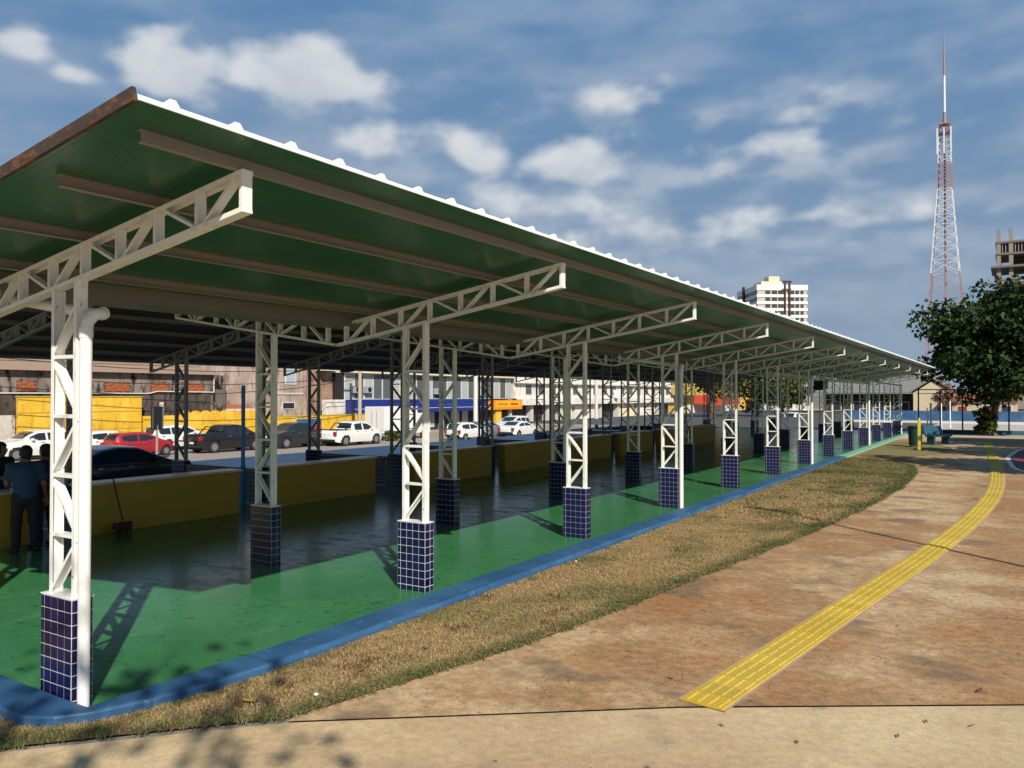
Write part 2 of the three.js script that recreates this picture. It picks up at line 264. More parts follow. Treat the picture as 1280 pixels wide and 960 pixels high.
{
  const pos = []; // a tuft of seven bent blades
  const r2 = mulberry(5);
  for (let k = 0; k < 7; k++) {
    const a = r2() * 6.28, lean = 0.5 + r2() * 0.9, H = 0.011 + r2() * 0.019, w = 0.0022, bx = (r2() - 0.5) * 0.05, bz = (r2() - 0.5) * 0.05, cx = Math.cos(a), sz = Math.sin(a);
    const m = [bx + cx * H * lean * 0.4, H * 0.62, bz + sz * H * lean * 0.4], t = [bx + cx * H * lean * 1.5, H * 0.95, bz + sz * H * lean * 1.5];
    const L = [bx - sz * w, 0, bz + cx * w], R = [bx + sz * w, 0, bz - cx * w], ML = [m[0] - sz * w * .8, m[1], m[2] + cx * w * .8], MR = [m[0] + sz * w * .8, m[1], m[2] - cx * w * .8];
    pos.push(...L, ...R, ...MR, ...L, ...MR, ...ML, ...ML, ...MR, ...t);
  }
  const g = new THREE.BufferGeometry(); g.setAttribute('position', new THREE.Float32BufferAttribute(pos, 3)); g.computeVertexNormals();
  const edgeLine = [...[...grassEdge].reverse(), [-4.78, 4.36], [-6.06, 2.95], [-9.2, -.52]];
  const spots = [];
  while (spots.length < 66000) {
    const q = rnd(), near = q < 0.74, z = near ? 1.2 + Math.pow(rnd(), 1.25) * 15 : 12 + rnd() * 22.4, x = near && z < 5 ? rr(-8.5, -4.2) : rr(-5.8, -2.5);
    if (!inPoly(x, z, soilPts) && !(rnd() < 0.3 && edgeDist(x, z, soilPts) < 0.05 && z > 2.6)) continue;
    const bare = fbm(x * 1.7, z * 1.7, 5, 4); if (rnd() < sstep(-0.02, -0.28, bare) * 0.9) continue;
    spots.push([x, z]);
  }
  const im = new THREE.InstancedMesh(g, std([1, 1, 1], 0.9, { side: THREE.DoubleSide }), spots.length), m4 = new THREE.Matrix4(), q4 = new THREE.Quaternion(), col = new THREE.Color();
  spots.forEach(([x, z], i) => {
    const e = edgeDist(x, z, edgeLine), n = fbm(x * 0.9, z * 0.6, 2, 4);
    let green = sstep(-0.12, 0.34, n) * 0.6 + sstep(0.32, 0.0, e) * 0.75 + sstep(0.14, 0, Math.abs(x + 5.75)) * 0.35 + sstep(16, 30, z) * 0.6; green = Math.min(1, green * (0.6 + 0.8 * rnd()));
    const s = rr(0.7, 1.35) * (1 + 0.5 * green) * (z > 16 ? 1.5 : 1);
    m4.compose(P(x, 0.012, z), q4.setFromAxisAngle(UP, rnd() * 6.28), new THREE.Vector3(s, s * rr(.7, 1.1), s)); im.setMatrixAt(i, m4);
    const c = lerp3([0.46, 0.325, 0.145], [0.105, 0.125, 0.034], green), b = rr(0.55, 1.25); im.setColorAt(i, col.setRGB(c[0] * b, c[1] * b, c[2] * b));
  });
  im.name = 'grass'; im.userData = { kind: 'stuff', label: 'dry straw coloured grass strip beside the blue kerb', category: 'grass' }; im.castShadow = im.receiveShadow = true; scene.add(im);
}
{ // yellow tactile strip, tile by tile
  const t = new THREE.Group(); t.name = 'tactile_strip'; t.userData = { kind: 'structure', label: 'yellow ribbed tactile strip laid along the brown path' }; scene.add(t);
  const c = new THREE.CatmullRomCurve3([[-2.17, 6.30], [-1.72, 9.9], [-1.19, 14.2], [-0.74, 19], [-0.49, 24.6], [-0.62, 33.3], [-1.18, 46], [-1.3, 50]].map(([x, z]) => P(x, 0, z)), false, 'centripetal');
  const L = c.getLength(), n = Math.round(L / 0.25), W = 0.375;
  const parts = [prism(new THREE.Vector3(0, 0, 0.1235), new THREE.Vector3(0, 0, -0.1235), AX, UP, [[-W / 2, 0], [W / 2, 0], [W / 2, 0.010], [W / 2 - 0.004, 0.013], [-W / 2 + 0.004, 0.013], [-W / 2, 0.010]])];
  for (let k = 0; k < 4; k++) { const x = -W / 2 + 0.05 + k * (W - 0.1) / 3; parts.push(prism(new THREE.Vector3(x, 0.013, 0.108), new THREE.Vector3(x, 0.013, -0.108), AX, UP, [[-0.018, 0], [0.018, 0], [0.010, 0.008], [-0.010, 0.008]])); }
  const g = mergeGeometries(parts);
  for (let i = 0; i < n; i++) {
    const u = (i + 0.5) / n, p = c.getPointAt(u), d = c.getTangentAt(u);
    const m = mesh('tactile_tile', g, M.tact[(rnd() * 5) | 0], t); m.position.set(p.x + rr(-.003, .003), 0.008 + rr(0, 0.002), p.z); m.rotation.y = Math.atan2(-d.x, -d.z) + rr(-.008, .008);
  }
  const bl = [], br = []; for (let i = 0; i <= 60; i++) { const u = i / 60, p = c.getPointAt(u), d = c.getTangentAt(u), w = 0.215 + 0.05 * noise.noise(i * 0.7, 3, 1); bl.push([p.x + d.z * w, -p.z + d.x * w]); br.push([p.x - d.z * w, -p.z - d.x * w]); }
  struct('mortar_bed', sheet([...bl, ...br.reverse()], 0.0095), std([0.37, 0.28, 0.19], 0.95, { bumpMap: roughPatch, bumpScale: 0.01 }), 'grey mortar band under the yellow tactile strip');
}
struct('court_floor', sheet(smooth([[40, 28], [2, 29.2], [0.35, 31.2], [-0.12, 35], [-0.1, 40], [1, 46], [4, 47.5], [40, 47.5]], 60), 0.012), std([0.17, 0.035, 0.04], 0.8, { bumpMap: fineBump, bumpScale: 0.003 }), 'dark red court floor beyond the path');
{ const o = smooth([[40, 27.8], [2, 29.0], [0.2, 31.1], [-0.28, 35], [-0.26, 40], [0.9, 46.2], [4, 47.7], [40, 47.7]], 60), i = smooth([[40, 28], [2, 29.2], [0.35, 31.2], [-0.12, 35], [-0.1, 40], [1, 46], [4, 47.5], [40, 47.5]], 60); struct('court_border', sheet([...o, ...i.reverse()], 0.014), std([0.62, 0.60, 0.57], 0.8)); }

// ---------------------------------------------------------------- the two V-roofed shelters
const Z0 = 3.54, BAY = 4.5, FRAMES = 13, PD = 0.174;
function buildShelter(o) {
  const sh = thing('market_shelter', o.label, 'shelter');
  const SL = o.sl, yb = (d) => o.y0 + SL * d, yt = (d) => yb(d) + 0.29;                // truss chords at distance d from the valley
  const otherTiles = [];
  const tileG = fin(new THREE.BoxGeometry(0.093, 0.093, 0.008));
  for (let i = 0; i < FRAMES; i++) {
    const z = Z0 + BAY * i, zc = z + 0.088, fine = o.fine && i < 6;
    // trusses, one wing to each side
    for (const [s, D] of o.wings) {
      const X = (d) => o.xv + s * d, out = new THREE.Vector3(s, 0, 0), inn = out.clone().negate();
      const along = P(s, SL, 0).normalize(), nUp = P(-s * SL, 1, 0).normalize(), nDn = nUp.clone().negate();
      const chords = [chan(P(X(0.02), yb(0.02), zc), P(X(D), yb(D), zc), AZ, nUp), chan(P(X(0.15), yt(0.15), zc), P(X(D), yt(D), zc), AZ, nDn)];
      const posts = [], diags = [], n = Math.floor((D - 0.1) / 0.485) + 1, d = (k) => D - 0.485 * k;
      for (let k = 0; k < n; k++) { const q = k ? d(k) : D - 0.004; posts.push(chan(P(X(q), yb(q) + 0.006, zc), P(X(q), yt(q) - 0.006, zc), AZ, inn, k ? 0.076 : 0.086, 0.03)); }
      if (o.low) posts.push(chan(P(X(0.02), yb(0) + 0.006, zc), P(X(0.02), yt(0) - 0.006, zc), AZ, out, 0.086, 0.03));
      for (let k = 0; k + 1 < n; k++) {
        const a = k % 2 ? k + 1 : k, b = k % 2 ? k : k + 1, e = Math.sign(b - a) * 0.05;
        const A = P(X(d(a) - e), yt(d(a)) - 0.02, zc), B = P(X(d(b) + e), yb(d(b)) + 0.02, zc), dir = B.clone().sub(A).normalize(), nn = new THREE.Vector3().crossVectors(dir, AZ).normalize(); if (nn.y < 0) nn.negate();
        diags.push(chan(A, B, AZ, nn, 0.066, 0.024));
      }
      if (o.fine && i < 9) { const t = mesh('truss', chords, o.steel, sh); posts.forEach((g) => mesh('post', g, o.steel, t)); diags.forEach((g) => mesh('diagonal', g, o.steel, t)); }
      else mesh('truss', [...chords, ...posts, ...diags], o.steel, sh);
    }
    // columns on tiled piers
    for (const [xc, s, w, piers] of o.rows) {
      const core = mesh('pier', [box(xc - w / 2, xc + w / 2, 0.005, 0.876, z, z + PD)], M.grout, sh);
      const tl = [], H = 0.874;
      const face = (len, put) => { for (let r = 0; r < 9; r++) { const h = r < 8 ? 1 : 0.72; for (let c = 0; c * 0.1 < len - 0.02; c++) put(Math.min(1, (len - c * 0.1) / 0.1), c * 0.1, H - r * 0.1 - 0.05 * h - 0.002, h); } };
      const add = (x, y, zz, ry, fx, fy) => tl.push([x, y, zz, ry, fx, fy]);
      face(w, (f, c, y, h) => { add(xc + w / 2 - c - 0.05 * f, y, z + 0.001, 0, f, h); add(xc + w / 2 - c - 0.05 * f, y, z + PD - 0.001, 0, f, h); });
      face(PD, (f, c, y, h) => { add(xc + w / 2 - 0.001, y, z + c + 0.05 * f, Math.PI / 2, f, h); add(xc - w / 2 + 0.001, y, z + c + 0.05 * f, Math.PI / 2, f, h); });
      tl.forEach(([x, y, zz, ry, fx, fy], k) => {
        if (piers && i < 2) { const m = mesh('tile', tileG, M.tiles[(k * 5 + (k >> 3)) % 3], core); m.position.copy(P(x, y, zz)); m.rotation.set(rr(-.006, .006), ry + rr(-.008, .008), 0); m.scale.set(fx - (fx < 1 ? .06 : 0), fy - (fy < 1 ? .06 : 0), 1); }
        else { const g = tileG.clone(); g.scale(1.025 * fx - (fx < 1 ? .06 : 0), 1.025 * fy, 1); g.rotateY(ry); g.translate(x, y, -zz); otherTiles.push(g); }
      });
      const xo = xc + s * w / 2 - s * 0.04, xi = xc - s * w / 2 + s * 0.04, dO = Math.abs(xo - o.xv), dI = Math.abs(xi - o.xv), out = new THREE.Vector3(s, 0, 0), inn = out.clone().negate();
      const col = [chan(P(xo, 0.876, zc), P(xo, yb(dO) - 0.001, zc), AZ, inn, 0.095, 0.04), chan(P(xi, 0.876, zc), P(xi, yb(dI) - 0.001, zc), AZ, out, 0.095, 0.04), box(xc - w / 2 - .006, xc + w / 2 + .006, 0.877, 0.884, z - .006, z + PD + .006)];
      const lace = []; let y = 0.89, k = 0;
      while (y < yb(dI) - 0.2) {
        const y1 = Math.min(y + 0.487, yb(dI) - 0.02), a = k % 2 ? [xi, y1 - 0.03] : [xi, y + 0.03], b = k % 2 ? [xo, y + 0.03] : [xo, y1 - 0.03];
        const A = P(a[0] + s * 0.006, a[1], zc), B = P(b[0] - s * 0.006, b[1], zc), nn = new THREE.Vector3().crossVectors(B.clone().sub(A).normalize(), AZ).normalize(); if (nn.y > 0) nn.negate();
        lace.push(['brace', chan(A, B, AZ, nn, 0.078, 0.026)]);
        if (y1 < yb(dI) - 0.1) lace.push(['rung', chan(P(xi + s * 0.006, y1, zc), P(xo - s * 0.006, y1, zc), AZ, UP.clone().negate(), 0.08, 0.028)]);
        y = y1; k++;
      }
      if (fine) { const c = mesh('column', col, o.steel, sh); lace.forEach(([n, g]) => mesh(n, g, o.steel, c)); } else mesh('column', [...col, ...lace.map((l) => l[1])], o.steel, sh);
    }
    if (o.pipes && i % 3 === 0) { // rainwater pipe: valley gutter, elbow, down the outer face
      const x = o.rows[0][0] + o.rows[0][2] / 2 + 0.05, zp = z + 0.072;
      const pipe = mesh('downpipe', [rod(P(x, 0.006, zp), P(x, 3.05, zp), 0.047, 0.047, 20), tube([P(x, 3.02, zp), P(x, 3.10, zp + 0.015), P(x, 3.165, zp + 0.07), P(x - 0.02, 3.18, zp + 0.14), P(x - 0.10, 3.185, zp + 0.19), P(x - 0.22, 3.19, zp + 0.2)], 0.047, 30, 16), rod(P(x - 0.2, 3.19, zp + 0.2), P(o.xv + 0.1, 3.40, zp + 0.2), 0.047, 0.047, 16)], M.pvc, sh);
      mesh('pipe_socket', [rod(P(x, 2.97, zp), P(x, 3.05, zp), 0.052, 0.052, 20), rod(P(x, 3.0, zp), P(x, 3.012, zp), 0.055, 0.055, 20), rod(P(x - 0.06, 3.186, zp + 0.175), P(x - 0.13, 3.187, zp + 0.2), 0.053, 0.053, 16)], M.pvc, pipe);
    }
  }
  const cl = mesh('tile_cladding', otherTiles, M.tiles[0], sh); cl.userData.kind = 'stuff';
  // purlins, gutter, roof panels
  const zA = 2.87, zB = 58.35;
  for (const [s, D] of o.wings) {
    const nUp = P(-s * SL, 1, 0).normalize(), along = P(s, SL, 0).normalize();
    for (let k = 0; D - 0.97 * k > 0.3; k++) { const d = D - 0.97 * k - (k ? 0.0 : 0.04), a = P(o.xv + s * d, yt(d) + 0.044, zA), b = P(o.xv + s * d, yt(d) + 0.044, zB); mesh('purlin', chan(a, b, nUp, k ? along : along.clone().negate(), 0.084, 0.036, 0.004), M.purlin, sh); }
    const e = D + 0.25, o0 = yt(0) + 0.088;
    const pw = 0.92;
    const P2 = [[0.001, 0], [pw - 0.001, 0], [pw - 0.001, 0.034]]; // flat liner below, two ribs above
    for (const c of [0.69, 0.23]) P2.push([c + 0.045, 0.034], [c + 0.02, 0.074], [c - 0.02, 0.074], [c - 0.045, 0.034]);
    P2.push([0.001, 0.034]);
    for (let z = 2.66, k = 0; z < 58.4; z += pw, k++) {
      const j = rr(-0.004, 0.004), g = prism(P(o.xv + s * o.d0, o0 + SL * o.d0, z), P(o.xv + s * (e + j), o0 + SL * (e + j), z), AZ, nUp, P2);
      const p = g.attributes.position, nn = g.attributes.normal, top = [], bot = [];
      for (let q = 0; q < p.count; q += 3) (nn.getY(q) < -0.5 || Math.abs(nn.getZ(q)) > 0.9 ? bot : top).push(q, q + 1, q + 2);
      const pick = (ix) => { const r = new THREE.BufferGeometry(); for (const [a, sz] of [['position', 3], ['normal', 3], ['uv', 2]]) { const src = g.attributes[a], arr = new Float32Array(ix.length * sz); ix.forEach((v, t) => { for (let c = 0; c < sz; c++) arr[t * sz + c] = src.array[v * sz + c]; }); r.setAttribute(a, new THREE.BufferAttribute(arr, sz)); } return r; };
      const gb = pick(bot), uv = gb.attributes.uv; for (let q = 0; q < uv.count; q++) { const a = uv.getX(q); uv.setXY(q, uv.getY(q), a); }
      const r = mesh('roof_panel', pick(top), M.roofTop, sh); mesh('liner', gb, o.liner, r);
    }
    mesh('edge_trim', [prism(P(o.xv + s * o.d0, o0 + SL * o.d0 - 0.012, 2.63), P(o.xv + s * (e + 0.004), o0 + SL * (e + 0.004) - 0.012, 2.63), AZ, nUp, [[0, 0], [0.026, 0], [0.026, 0.082], [0, 0.082]])], M.rust, sh);
    mesh('fascia', [prism(P(o.xv + s * (e + 0.006), o0 + SL * e - 0.004, 2.665), P(o.xv + s * (e + 0.006), o0 + SL * e - 0.004, 58.4), new THREE.Vector3(s, 0, 0), nUp, [[0, 0], [0.012, 0], [0.012, 0.03], [0, 0.03]])], M.roofTop, sh);
  }
  const gy = yt(0) - 0.02; mesh('gutter', [prism(P(o.xv + o.gx, gy, 2.9), P(o.xv + o.gx, gy, 58.3), AX, UP, [[-0.30, 0], [0.30, 0], [0.30, 0.19], [0.294, 0.19], [0.294, 0.006], [-0.294, 0.006], [-0.294, 0.19], [-0.30, 0.19]].map(([a, b]) => [a * (o.low ? 0.5 : 1), b * (o.low ? 0.7 : 1)]))], M.gutter, sh);
  return sh;
}
buildShelter({ label: 'long white steel shelter on blue tiled piers beside the grass strip', xv: -7.98, y0: 3.19, sl: 0.157, d0: 0.12, gx: 0, liner: M.liner, wings: [[1, 3.57], [-1, 3.6]], rows: [[-6.595, 1, 0.45, true], [-9.44, -1, 0.45, false]], steel: M.white, fine: true, pipes: true });
buildShelter({ label: 'second lower steel shelter behind the yellow serving counters', xv: -19.1, y0: 3.10, sl: 0.2, d0: -0.22, gx: -0.38, low: true, liner: M.liner2, wings: [[1, 8.3]], rows: [[-14.57, 1, 0.5, false], [-17.8, -1, 0.5, false]], steel: M.steelDark, fine: false, pipes: false });

// ---------------------------------------------------------------- counters and fittings under the second shelter
{
  const segs = [[3.75, 7.05], [8.0, 11.36], [12.36, 15.64], [17.25, 21.05], [21.85, 25.3], [26.3, 29.9], [30.8, 34.3], [35.3, 38.8], [39.8, 43.2]];
  const where = ['beside the standing people', 'with a broom leaning on it', 'second along from the broom', 'third along from the broom', 'fourth along from the broom', 'fifth along from the broom', 'sixth along from the broom', 'seventh along from the broom', 'last of the row, nearest the far trees'];
  segs.forEach(([a, b], i) => {
    const t = thing('serving_counter', 'yellow serving counter with pale stone top, ' + where[i], 'counter', 'row of yellow serving counters', [-14.15, 0, (a + b) / 2]), h = (b - a) / 2;
    mesh('body', [box(-0.13, 0.13, 0.005, 0.89, -h, h)], M.counter, t);
    mesh('countertop', [prism(P(0, 0.892, -h - .03), P(0, 0.892, h + .03), AX, UP, [[-0.3, 0], [0.2, 0], [0.205, 0.02], [0.2, 0.04], [-0.3, 0.04]])], M.stone, t);
  });
  const partTile = std([0.02, 0.03, 0.075], 0.3);
  for (let i = 1; i < 8; i++) {
    const z = Z0 + BAY * i + 0.02, t = thing('tiled_partition', 'low dark blue tiled partition between the columns of the second shelter', 'partition', 'tiled partitions under the second shelter', [-16.2, 0, z]);
    mesh('core', [box(-1.3, 1.3, 0.005, 0.76, 0, 0.12)], M.grout, t); mesh('cap', [box(-1.34, 1.34, 0.762, 0.80, -.02, 0.14)], M.black, t);
    const ti = []; for (let r = 0; r < 7; r++) for (let c = 0; c < 12; c++) ti.push(box(-1.295 + c * 0.216, -1.295 + c * 0.216 + 0.21, 0.02 + r * 0.105, 0.02 + r * 0.105 + 0.1, -0.006, -0.001));
    const cl = mesh('tile_cladding', ti, partTile, t); cl.userData.kind = 'stuff';
  }
  single('conduit_pole', [rod(P(-15.0, 0.0, 12.25), P(-15.0, 2.74, 12.25), 0.045, 0.045, 12), rod(P(-15.0, 0.0, 12.25), P(-15.0, 0.9, 12.25), 0.06, 0.06, 12)], std([0.02, 0.24, 0.55], 0.4), 'bright blue pole standing in the gap between two counters', 'pole');
  const br = thing('broom', 'broom with dark red bristles leaning on the yellow counter', 'broom', undefined, [-13.72, 0, 8.55]);
  mesh('handle', [rod(P(0, 0.2, 0), P(-0.2, 1.02, -0.08), 0.013, 0.013, 8)], M.black, br);
  mesh('head', [prism(P(-0.02, 0.10, -0.17), P(0.0, 0.10, 0.17), AX, UP, [[-0.03, 0], [0.03, 0], [0.02, 0.11], [-0.02, 0.11]])], std([0.06, 0.010, 0.009], 0.7), br);
  mesh('bristles', Array.from({ length: 60 }, () => { const z = rr(-.165, .165), x = rr(-.025, .025); return rod(P(x, 0.1, z), P(x * 2.6, 0.01, z * 1.15), 0.005, 0.004, 4); }), std([0.05, 0.012, 0.012], 0.9), br);
  // loudspeaker and floodlights hung under the roofs
  const sp = thing('loudspeaker', 'black loudspeaker box hung under the white shelter roof', 'loudspeaker', undefined, [-9.4, 2.8, 48]);
  mesh('cabinet', [prism(P(0, 0, -0.35), P(0, 0, 0.35), AX, UP, [[-0.34, 0.0], [0.30, 0.08], [0.34, 0.62], [-0.34, 0.62]])], M.black, sp); mesh('bracket', [bar(P(0, 0.62, 0), P(0, 0.9, 0), 0.05)], M.black, sp);
  mesh('grille', [box(-.28, .26, .12, .56, -.358, -.352)], std([0.03, 0.03, 0.032], 0.8), sp);
  for (const [x, y, z, l] of [[-14.5, 3.1, 15.1, 'small black floodlight hung under the second shelter near its counters'], [-9.4, 3.3, 34.3, 'small black floodlight hung under the white shelter roof']]) {
    const f = thing('floodlight', l, 'floodlight', undefined, [x, y, z]); mesh('housing', [prism(P(0, 0, -.14), P(0, 0, .14), AX, UP, [[-.12, 0], [.12, .03], [.08, .16], [-.08, .16]])], M.black, f); mesh('bracket', [bar(P(0, .16, 0), P(0, .34, 0), .03)], M.black, f); mesh('lens', [box(-.1, .1, -.006, -.001, -.11, .11)], M.lamp, f);
  }
}

// ---------------------------------------------------------------- people at the counter
function sdfMesh(fn, c, half, res) {
  const mc = new MarchingCubes(res, new THREE.MeshStandardMaterial(), false, false, 200000), h = res / 2; mc.isolation = 0;
  for (let k = 0; k < res; k++) for (let j = 0; j < res; j++) for (let i = 0; i < res; i++) mc.field[i + j * res + k * res * res] = -fn(c[0] + half * (i - h) / h, c[1] + half * (j - h) / h, c[2] + half * (k - h) / h);
  mc.update();
  const n = mc.count, p = new Float32Array(n * 3); for (let i = 0; i < n; i++) for (let q = 0; q < 3; q++) p[i * 3 + q] = c[q] + half * mc.positionArray[i * 3 + q];
  const g = new THREE.BufferGeometry(); g.setAttribute('position', new THREE.BufferAttribute(p, 3)); g.setAttribute('normal', new THREE.BufferAttribute(mc.normalArray.slice(0, n * 3), 3)); return uvm(g);
}
const cone = (x, y, z, a, b, ra, rb) => { const bx = b[0] - a[0], by = b[1] - a[1], bz = b[2] - a[2], t = Math.max(0, Math.min(1, ((x - a[0]) * bx + (y - a[1]) * by + (z - a[2]) * bz) / (bx * bx + by * by + bz * bz))); return Math.hypot(x - a[0] - t * bx, y - a[1] - t * by, z - a[2] - t * bz) - mix(ra, rb, t); };
const smin = (a, b, k) => { const h = Math.max(0, Math.min(1, 0.5 + 0.5 * (b - a) / k)); return mix(b, a, h) - k * h * (1 - h); };
const bodyCache = {}; const cached = (k, f) => bodyCache[k] ?? (bodyCache[k] = f());
function makePerson(label, pos, turn, shirt, trousers, arm) {
  const t = thing('person', label, 'person', undefined, pos); t.rotation.y = turn;
  const skin = std([0.20, 0.11, 0.07], 0.6), hair = std([0.012, 0.010, 0.009], 0.7), cs = std(shirt, 0.85), ct = std(trousers, 0.85), shoe = std([0.02, 0.02, 0.022], 0.7);
  // joints: x right, y up, z backwards (faces -z)
  const J = { neck: [0, 1.42, 0], chest: [0, 1.24, 0.0], waist: [0, 1.0, 0.01], hip: [0, 0.9, 0.015], head: [0, 1.575, -0.02] };
  const arms = [-1, 1].map((s) => { const sh = [s * 0.19, 1.36, 0], up = arm[s < 0 ? 0 : 1]; return { sh, el: [sh[0] + s * up[0], 1.36 - up[1], -up[2]], wr: [s * up[3], up[4], -up[5]] }; });
  const legs = [-1, 1].map((s) => ({ hp: [s * 0.095, 0.9, 0.015], kn: [s * 0.12, 0.49, -0.015 + s * 0.02], an: [s * 0.13, 0.085, 0.03 + s * 0.03], toe: [s * 0.155, 0.045, -0.13 + s * 0.03] }));
  const torso = (x, y, z) => { let d = cone(x * 0.8, y, z, [0, 1.30, 0], [0, 0.98, 0.01], 0.135, 0.118); d = smin(d, cone(x * 0.82, y, z, [0, 0.98, 0.01], [0, 0.88, 0.015], 0.12, 0.125), 0.05); for (const a of arms) d = smin(d, cone(x, y, z, [a.sh[0] * 0.5, 1.385, 0], a.sh, 0.06, 0.066), 0.06); return smin(d, cone(x, y, z, [0, 1.36, 0], [0, 1.5, -0.012], 0.062, 0.055), 0.03); };
  const limbs = (x, y, z) => { let d = 9; for (const a of arms) d = Math.min(d, smin(cone(x, y, z, a.sh, a.el, 0.052, 0.041), cone(x, y, z, a.el, a.wr, 0.041, 0.028), 0.02)); for (const l of legs) d = Math.min(d, smin(smin(cone(x, y, z, l.hp, l.kn, 0.092, 0.06), cone(x, y, z, l.kn, l.an, 0.058, 0.038), 0.02), cone(x, y, z, l.an, l.toe, 0.044, 0.036), 0.03)); return d; };
  const body = (x, y, z) => smin(torso(x, y, z), limbs(x, y, z), 0.035);
  mesh('body', sdfMesh(body, [0, 0.78, -0.02], 0.86, 64), skin, t);
  mesh('shirt', sdfMesh((x, y, z) => { let d = torso(x, y, z); for (const a of arms) d = smin(d, cone(x, y, z, a.sh, [mix(a.sh[0], a.el[0], .62), mix(a.sh[1], a.el[1], .62), mix(a.sh[2], a.el[2], .62)], 0.064, 0.06), 0.05); d -= 0.017 + 0.004 * Math.sin(y * 40 + x * 14); return Math.max(d, y - 1.435, 0.87 - y); }, [0, 1.14, 0], 0.46, 46), cs, t);
  mesh('trousers', cached('trousers', () => sdfMesh((x, y, z) => { let d = 9; for (const l of legs) d = Math.min(d, smin(cone(x, y, z, l.hp, l.kn, 0.105, 0.079), cone(x, y, z, l.kn, l.an, 0.079, 0.066), 0.03)); d = smin(d, cone(x * 0.82, y, z, [0, 0.98, 0.01], [0, 0.86, 0.015], 0.128, 0.132), 0.05); d -= 0.004 * Math.sin(y * 30 + z * 25); return Math.max(d, y - 0.97, 0.075 - y); }, [0, 0.53, 0], 0.52, 46)), ct, t);
  legs.forEach((l) => mesh('shoe', sdfMesh((x, y, z) => Math.max(smin(cone(x, y, z, [l.an[0], 0.055, l.an[2] + 0.015], [l.toe[0], 0.042, l.toe[2]], 0.05, 0.04), cone(x, y, z, l.an, [l.an[0], 0.05, l.an[2]], 0.045, 0.05), 0.02), 0.004 - y), [l.an[0], 0.06, l.an[2] - 0.06], 0.18, 30), shoe, t));
  const hd = J.head, head = cached('head', () => sdfMesh((x, y, z) => { let d = cone(x * 1.12, y, z * 0.95, [0, hd[1] + 0.03, 0.0], [0, hd[1] - 0.055, -0.028], 0.088, 0.062); d = smin(d, cone(x, y, z, [0, hd[1] + 0.005, -0.095], [0, hd[1] - 0.028, -0.118], 0.012, 0.016), 0.015); d = smin(d, cone(x, y, z, [-0.022, hd[1] - 0.065, -0.088], [0.022, hd[1] - 0.065, -0.088], 0.010, 0.010), 0.01); for (const s of [-1, 1]) { d = smin(d, cone(x, y, z, [s * 0.082, hd[1] + 0.015, -0.005], [s * 0.085, hd[1] - 0.03, -0.01], 0.014, 0.011), 0.008); d = Math.max(d, -(Math.hypot(x - s * 0.032, y - hd[1] - 0.012, z + 0.106) - 0.013)); } return d; }, [0, hd[1], -0.02], 0.15, 48));
  mesh('head', head, skin, t);
  mesh('eyes', [-1, 1].map((s) => { const g = new THREE.SphereGeometry(0.011, 10, 8); g.translate(s * 0.032, hd[1] + 0.012, -0.096); return fin(g); }), std([0.25, 0.24, 0.22], 0.3), t);
  mesh('hair', cached('hair', () => sdfMesh((x, y, z) => { const n = 0.004 * Math.sin(x * 120) * Math.sin(y * 90 + z * 100); return Math.max(cone(x * 1.08, y, z * 0.95, [0, hd[1] + 0.035, 0.006], [0, hd[1] - 0.03, 0.008], 0.099, 0.085) - n, -(y - hd[1] + 0.075 + z * 0.2), Math.min(-z - 0.055, hd[1] + 0.055 - y) * 1); }, [0, hd[1] + 0.02, 0], 0.15, 40)), hair, t);
  arms.forEach((a, i) => { // hands: palm, four fingers and a thumb leaving the side of the palm
    const s = i ? 1 : -1, w = a.wr, f = [a.wr[0] - a.el[0], a.wr[1] - a.el[1], a.wr[2] - a.el[2]], fl = Math.hypot(...f), u = f.map((q) => q / fl), sd = [1, 0, 0], at = (l, q, dn) => [w[0] + u[0] * l + sd[0] * q * s, w[1] + u[1] * l - dn, w[2] + u[2] * l];
    const fin4 = [[-0.03, .07, .9], [-0.01, .078, 1], [0.011, .075, .95], [0.03, .058, .75]];
    mesh('hand', cached('hand' + i + arm[i].join(), () => sdfMesh((x, y, z) => { let d = smin(cone(x, y, z, at(0.0, 0, 0), at(0.07, 0.016, 0.004), 0.025, 0.021), cone(x, y, z, at(0.01, -0.006, 0), at(0.075, -0.02, 0.004), 0.023, 0.02), 0.015); for (const [q, L, k] of fin4) { const p0 = at(0.07, q, 0.004), p1 = at(0.07 + L * 0.5, q * 1.08, 0.01), p2 = at(0.07 + L * 0.88, q * 1.05, 0.032 * k); d = smin(d, Math.min(cone(x, y, z, p0, p1, 0.0095, 0.0088), cone(x, y, z, p1, p2, 0.0088, 0.0075)), 0.004); } const t0 = at(0.025, -0.022, 0.004), t1 = at(0.055, -0.05, 0.012), t2 = at(0.085, -0.056, 0.022); return smin(d, Math.min(cone(x, y, z, t0, t1, 0.012, 0.010), cone(x, y, z, t1, t2, 0.010, 0.0085)), 0.006); }, at(0.07, 0, 0.01), 0.115, 48)), skin, t);
  });
  return t;
}
const relaxed = [0.06, 0.28, -0.02, 0.30, 0.86, 0.06], onTop = [0.05, 0.24, 0.10, 0.19, 1.06, 0.34], folded = [0.08, 0.25, 0.06, 0.06, 1.13, 0.26];
makePerson('person in a blue t-shirt and dark trousers standing with their back to the white column', [-13.45, 0.004, 6.72], Math.PI / 2 - 0.25, [0.022, 0.052, 0.12], [0.012, 0.013, 0.02], [onTop, relaxed]);
makePerson('person in dark clothes with short black hair standing at the counter end', [-14.85, 0.004, 7.0], -Math.PI / 2 + 0.5, [0.018, 0.02, 0.022], [0.015, 0.015, 0.018], [folded, onTop]);
makePerson('person in dark clothes half hidden behind the white column', [-13.62, 0.004, 7.12], Math.PI / 2 + 0.3, [0.02, 0.02, 0.026], [0.02, 0.02, 0.024], [relaxed, relaxed]);

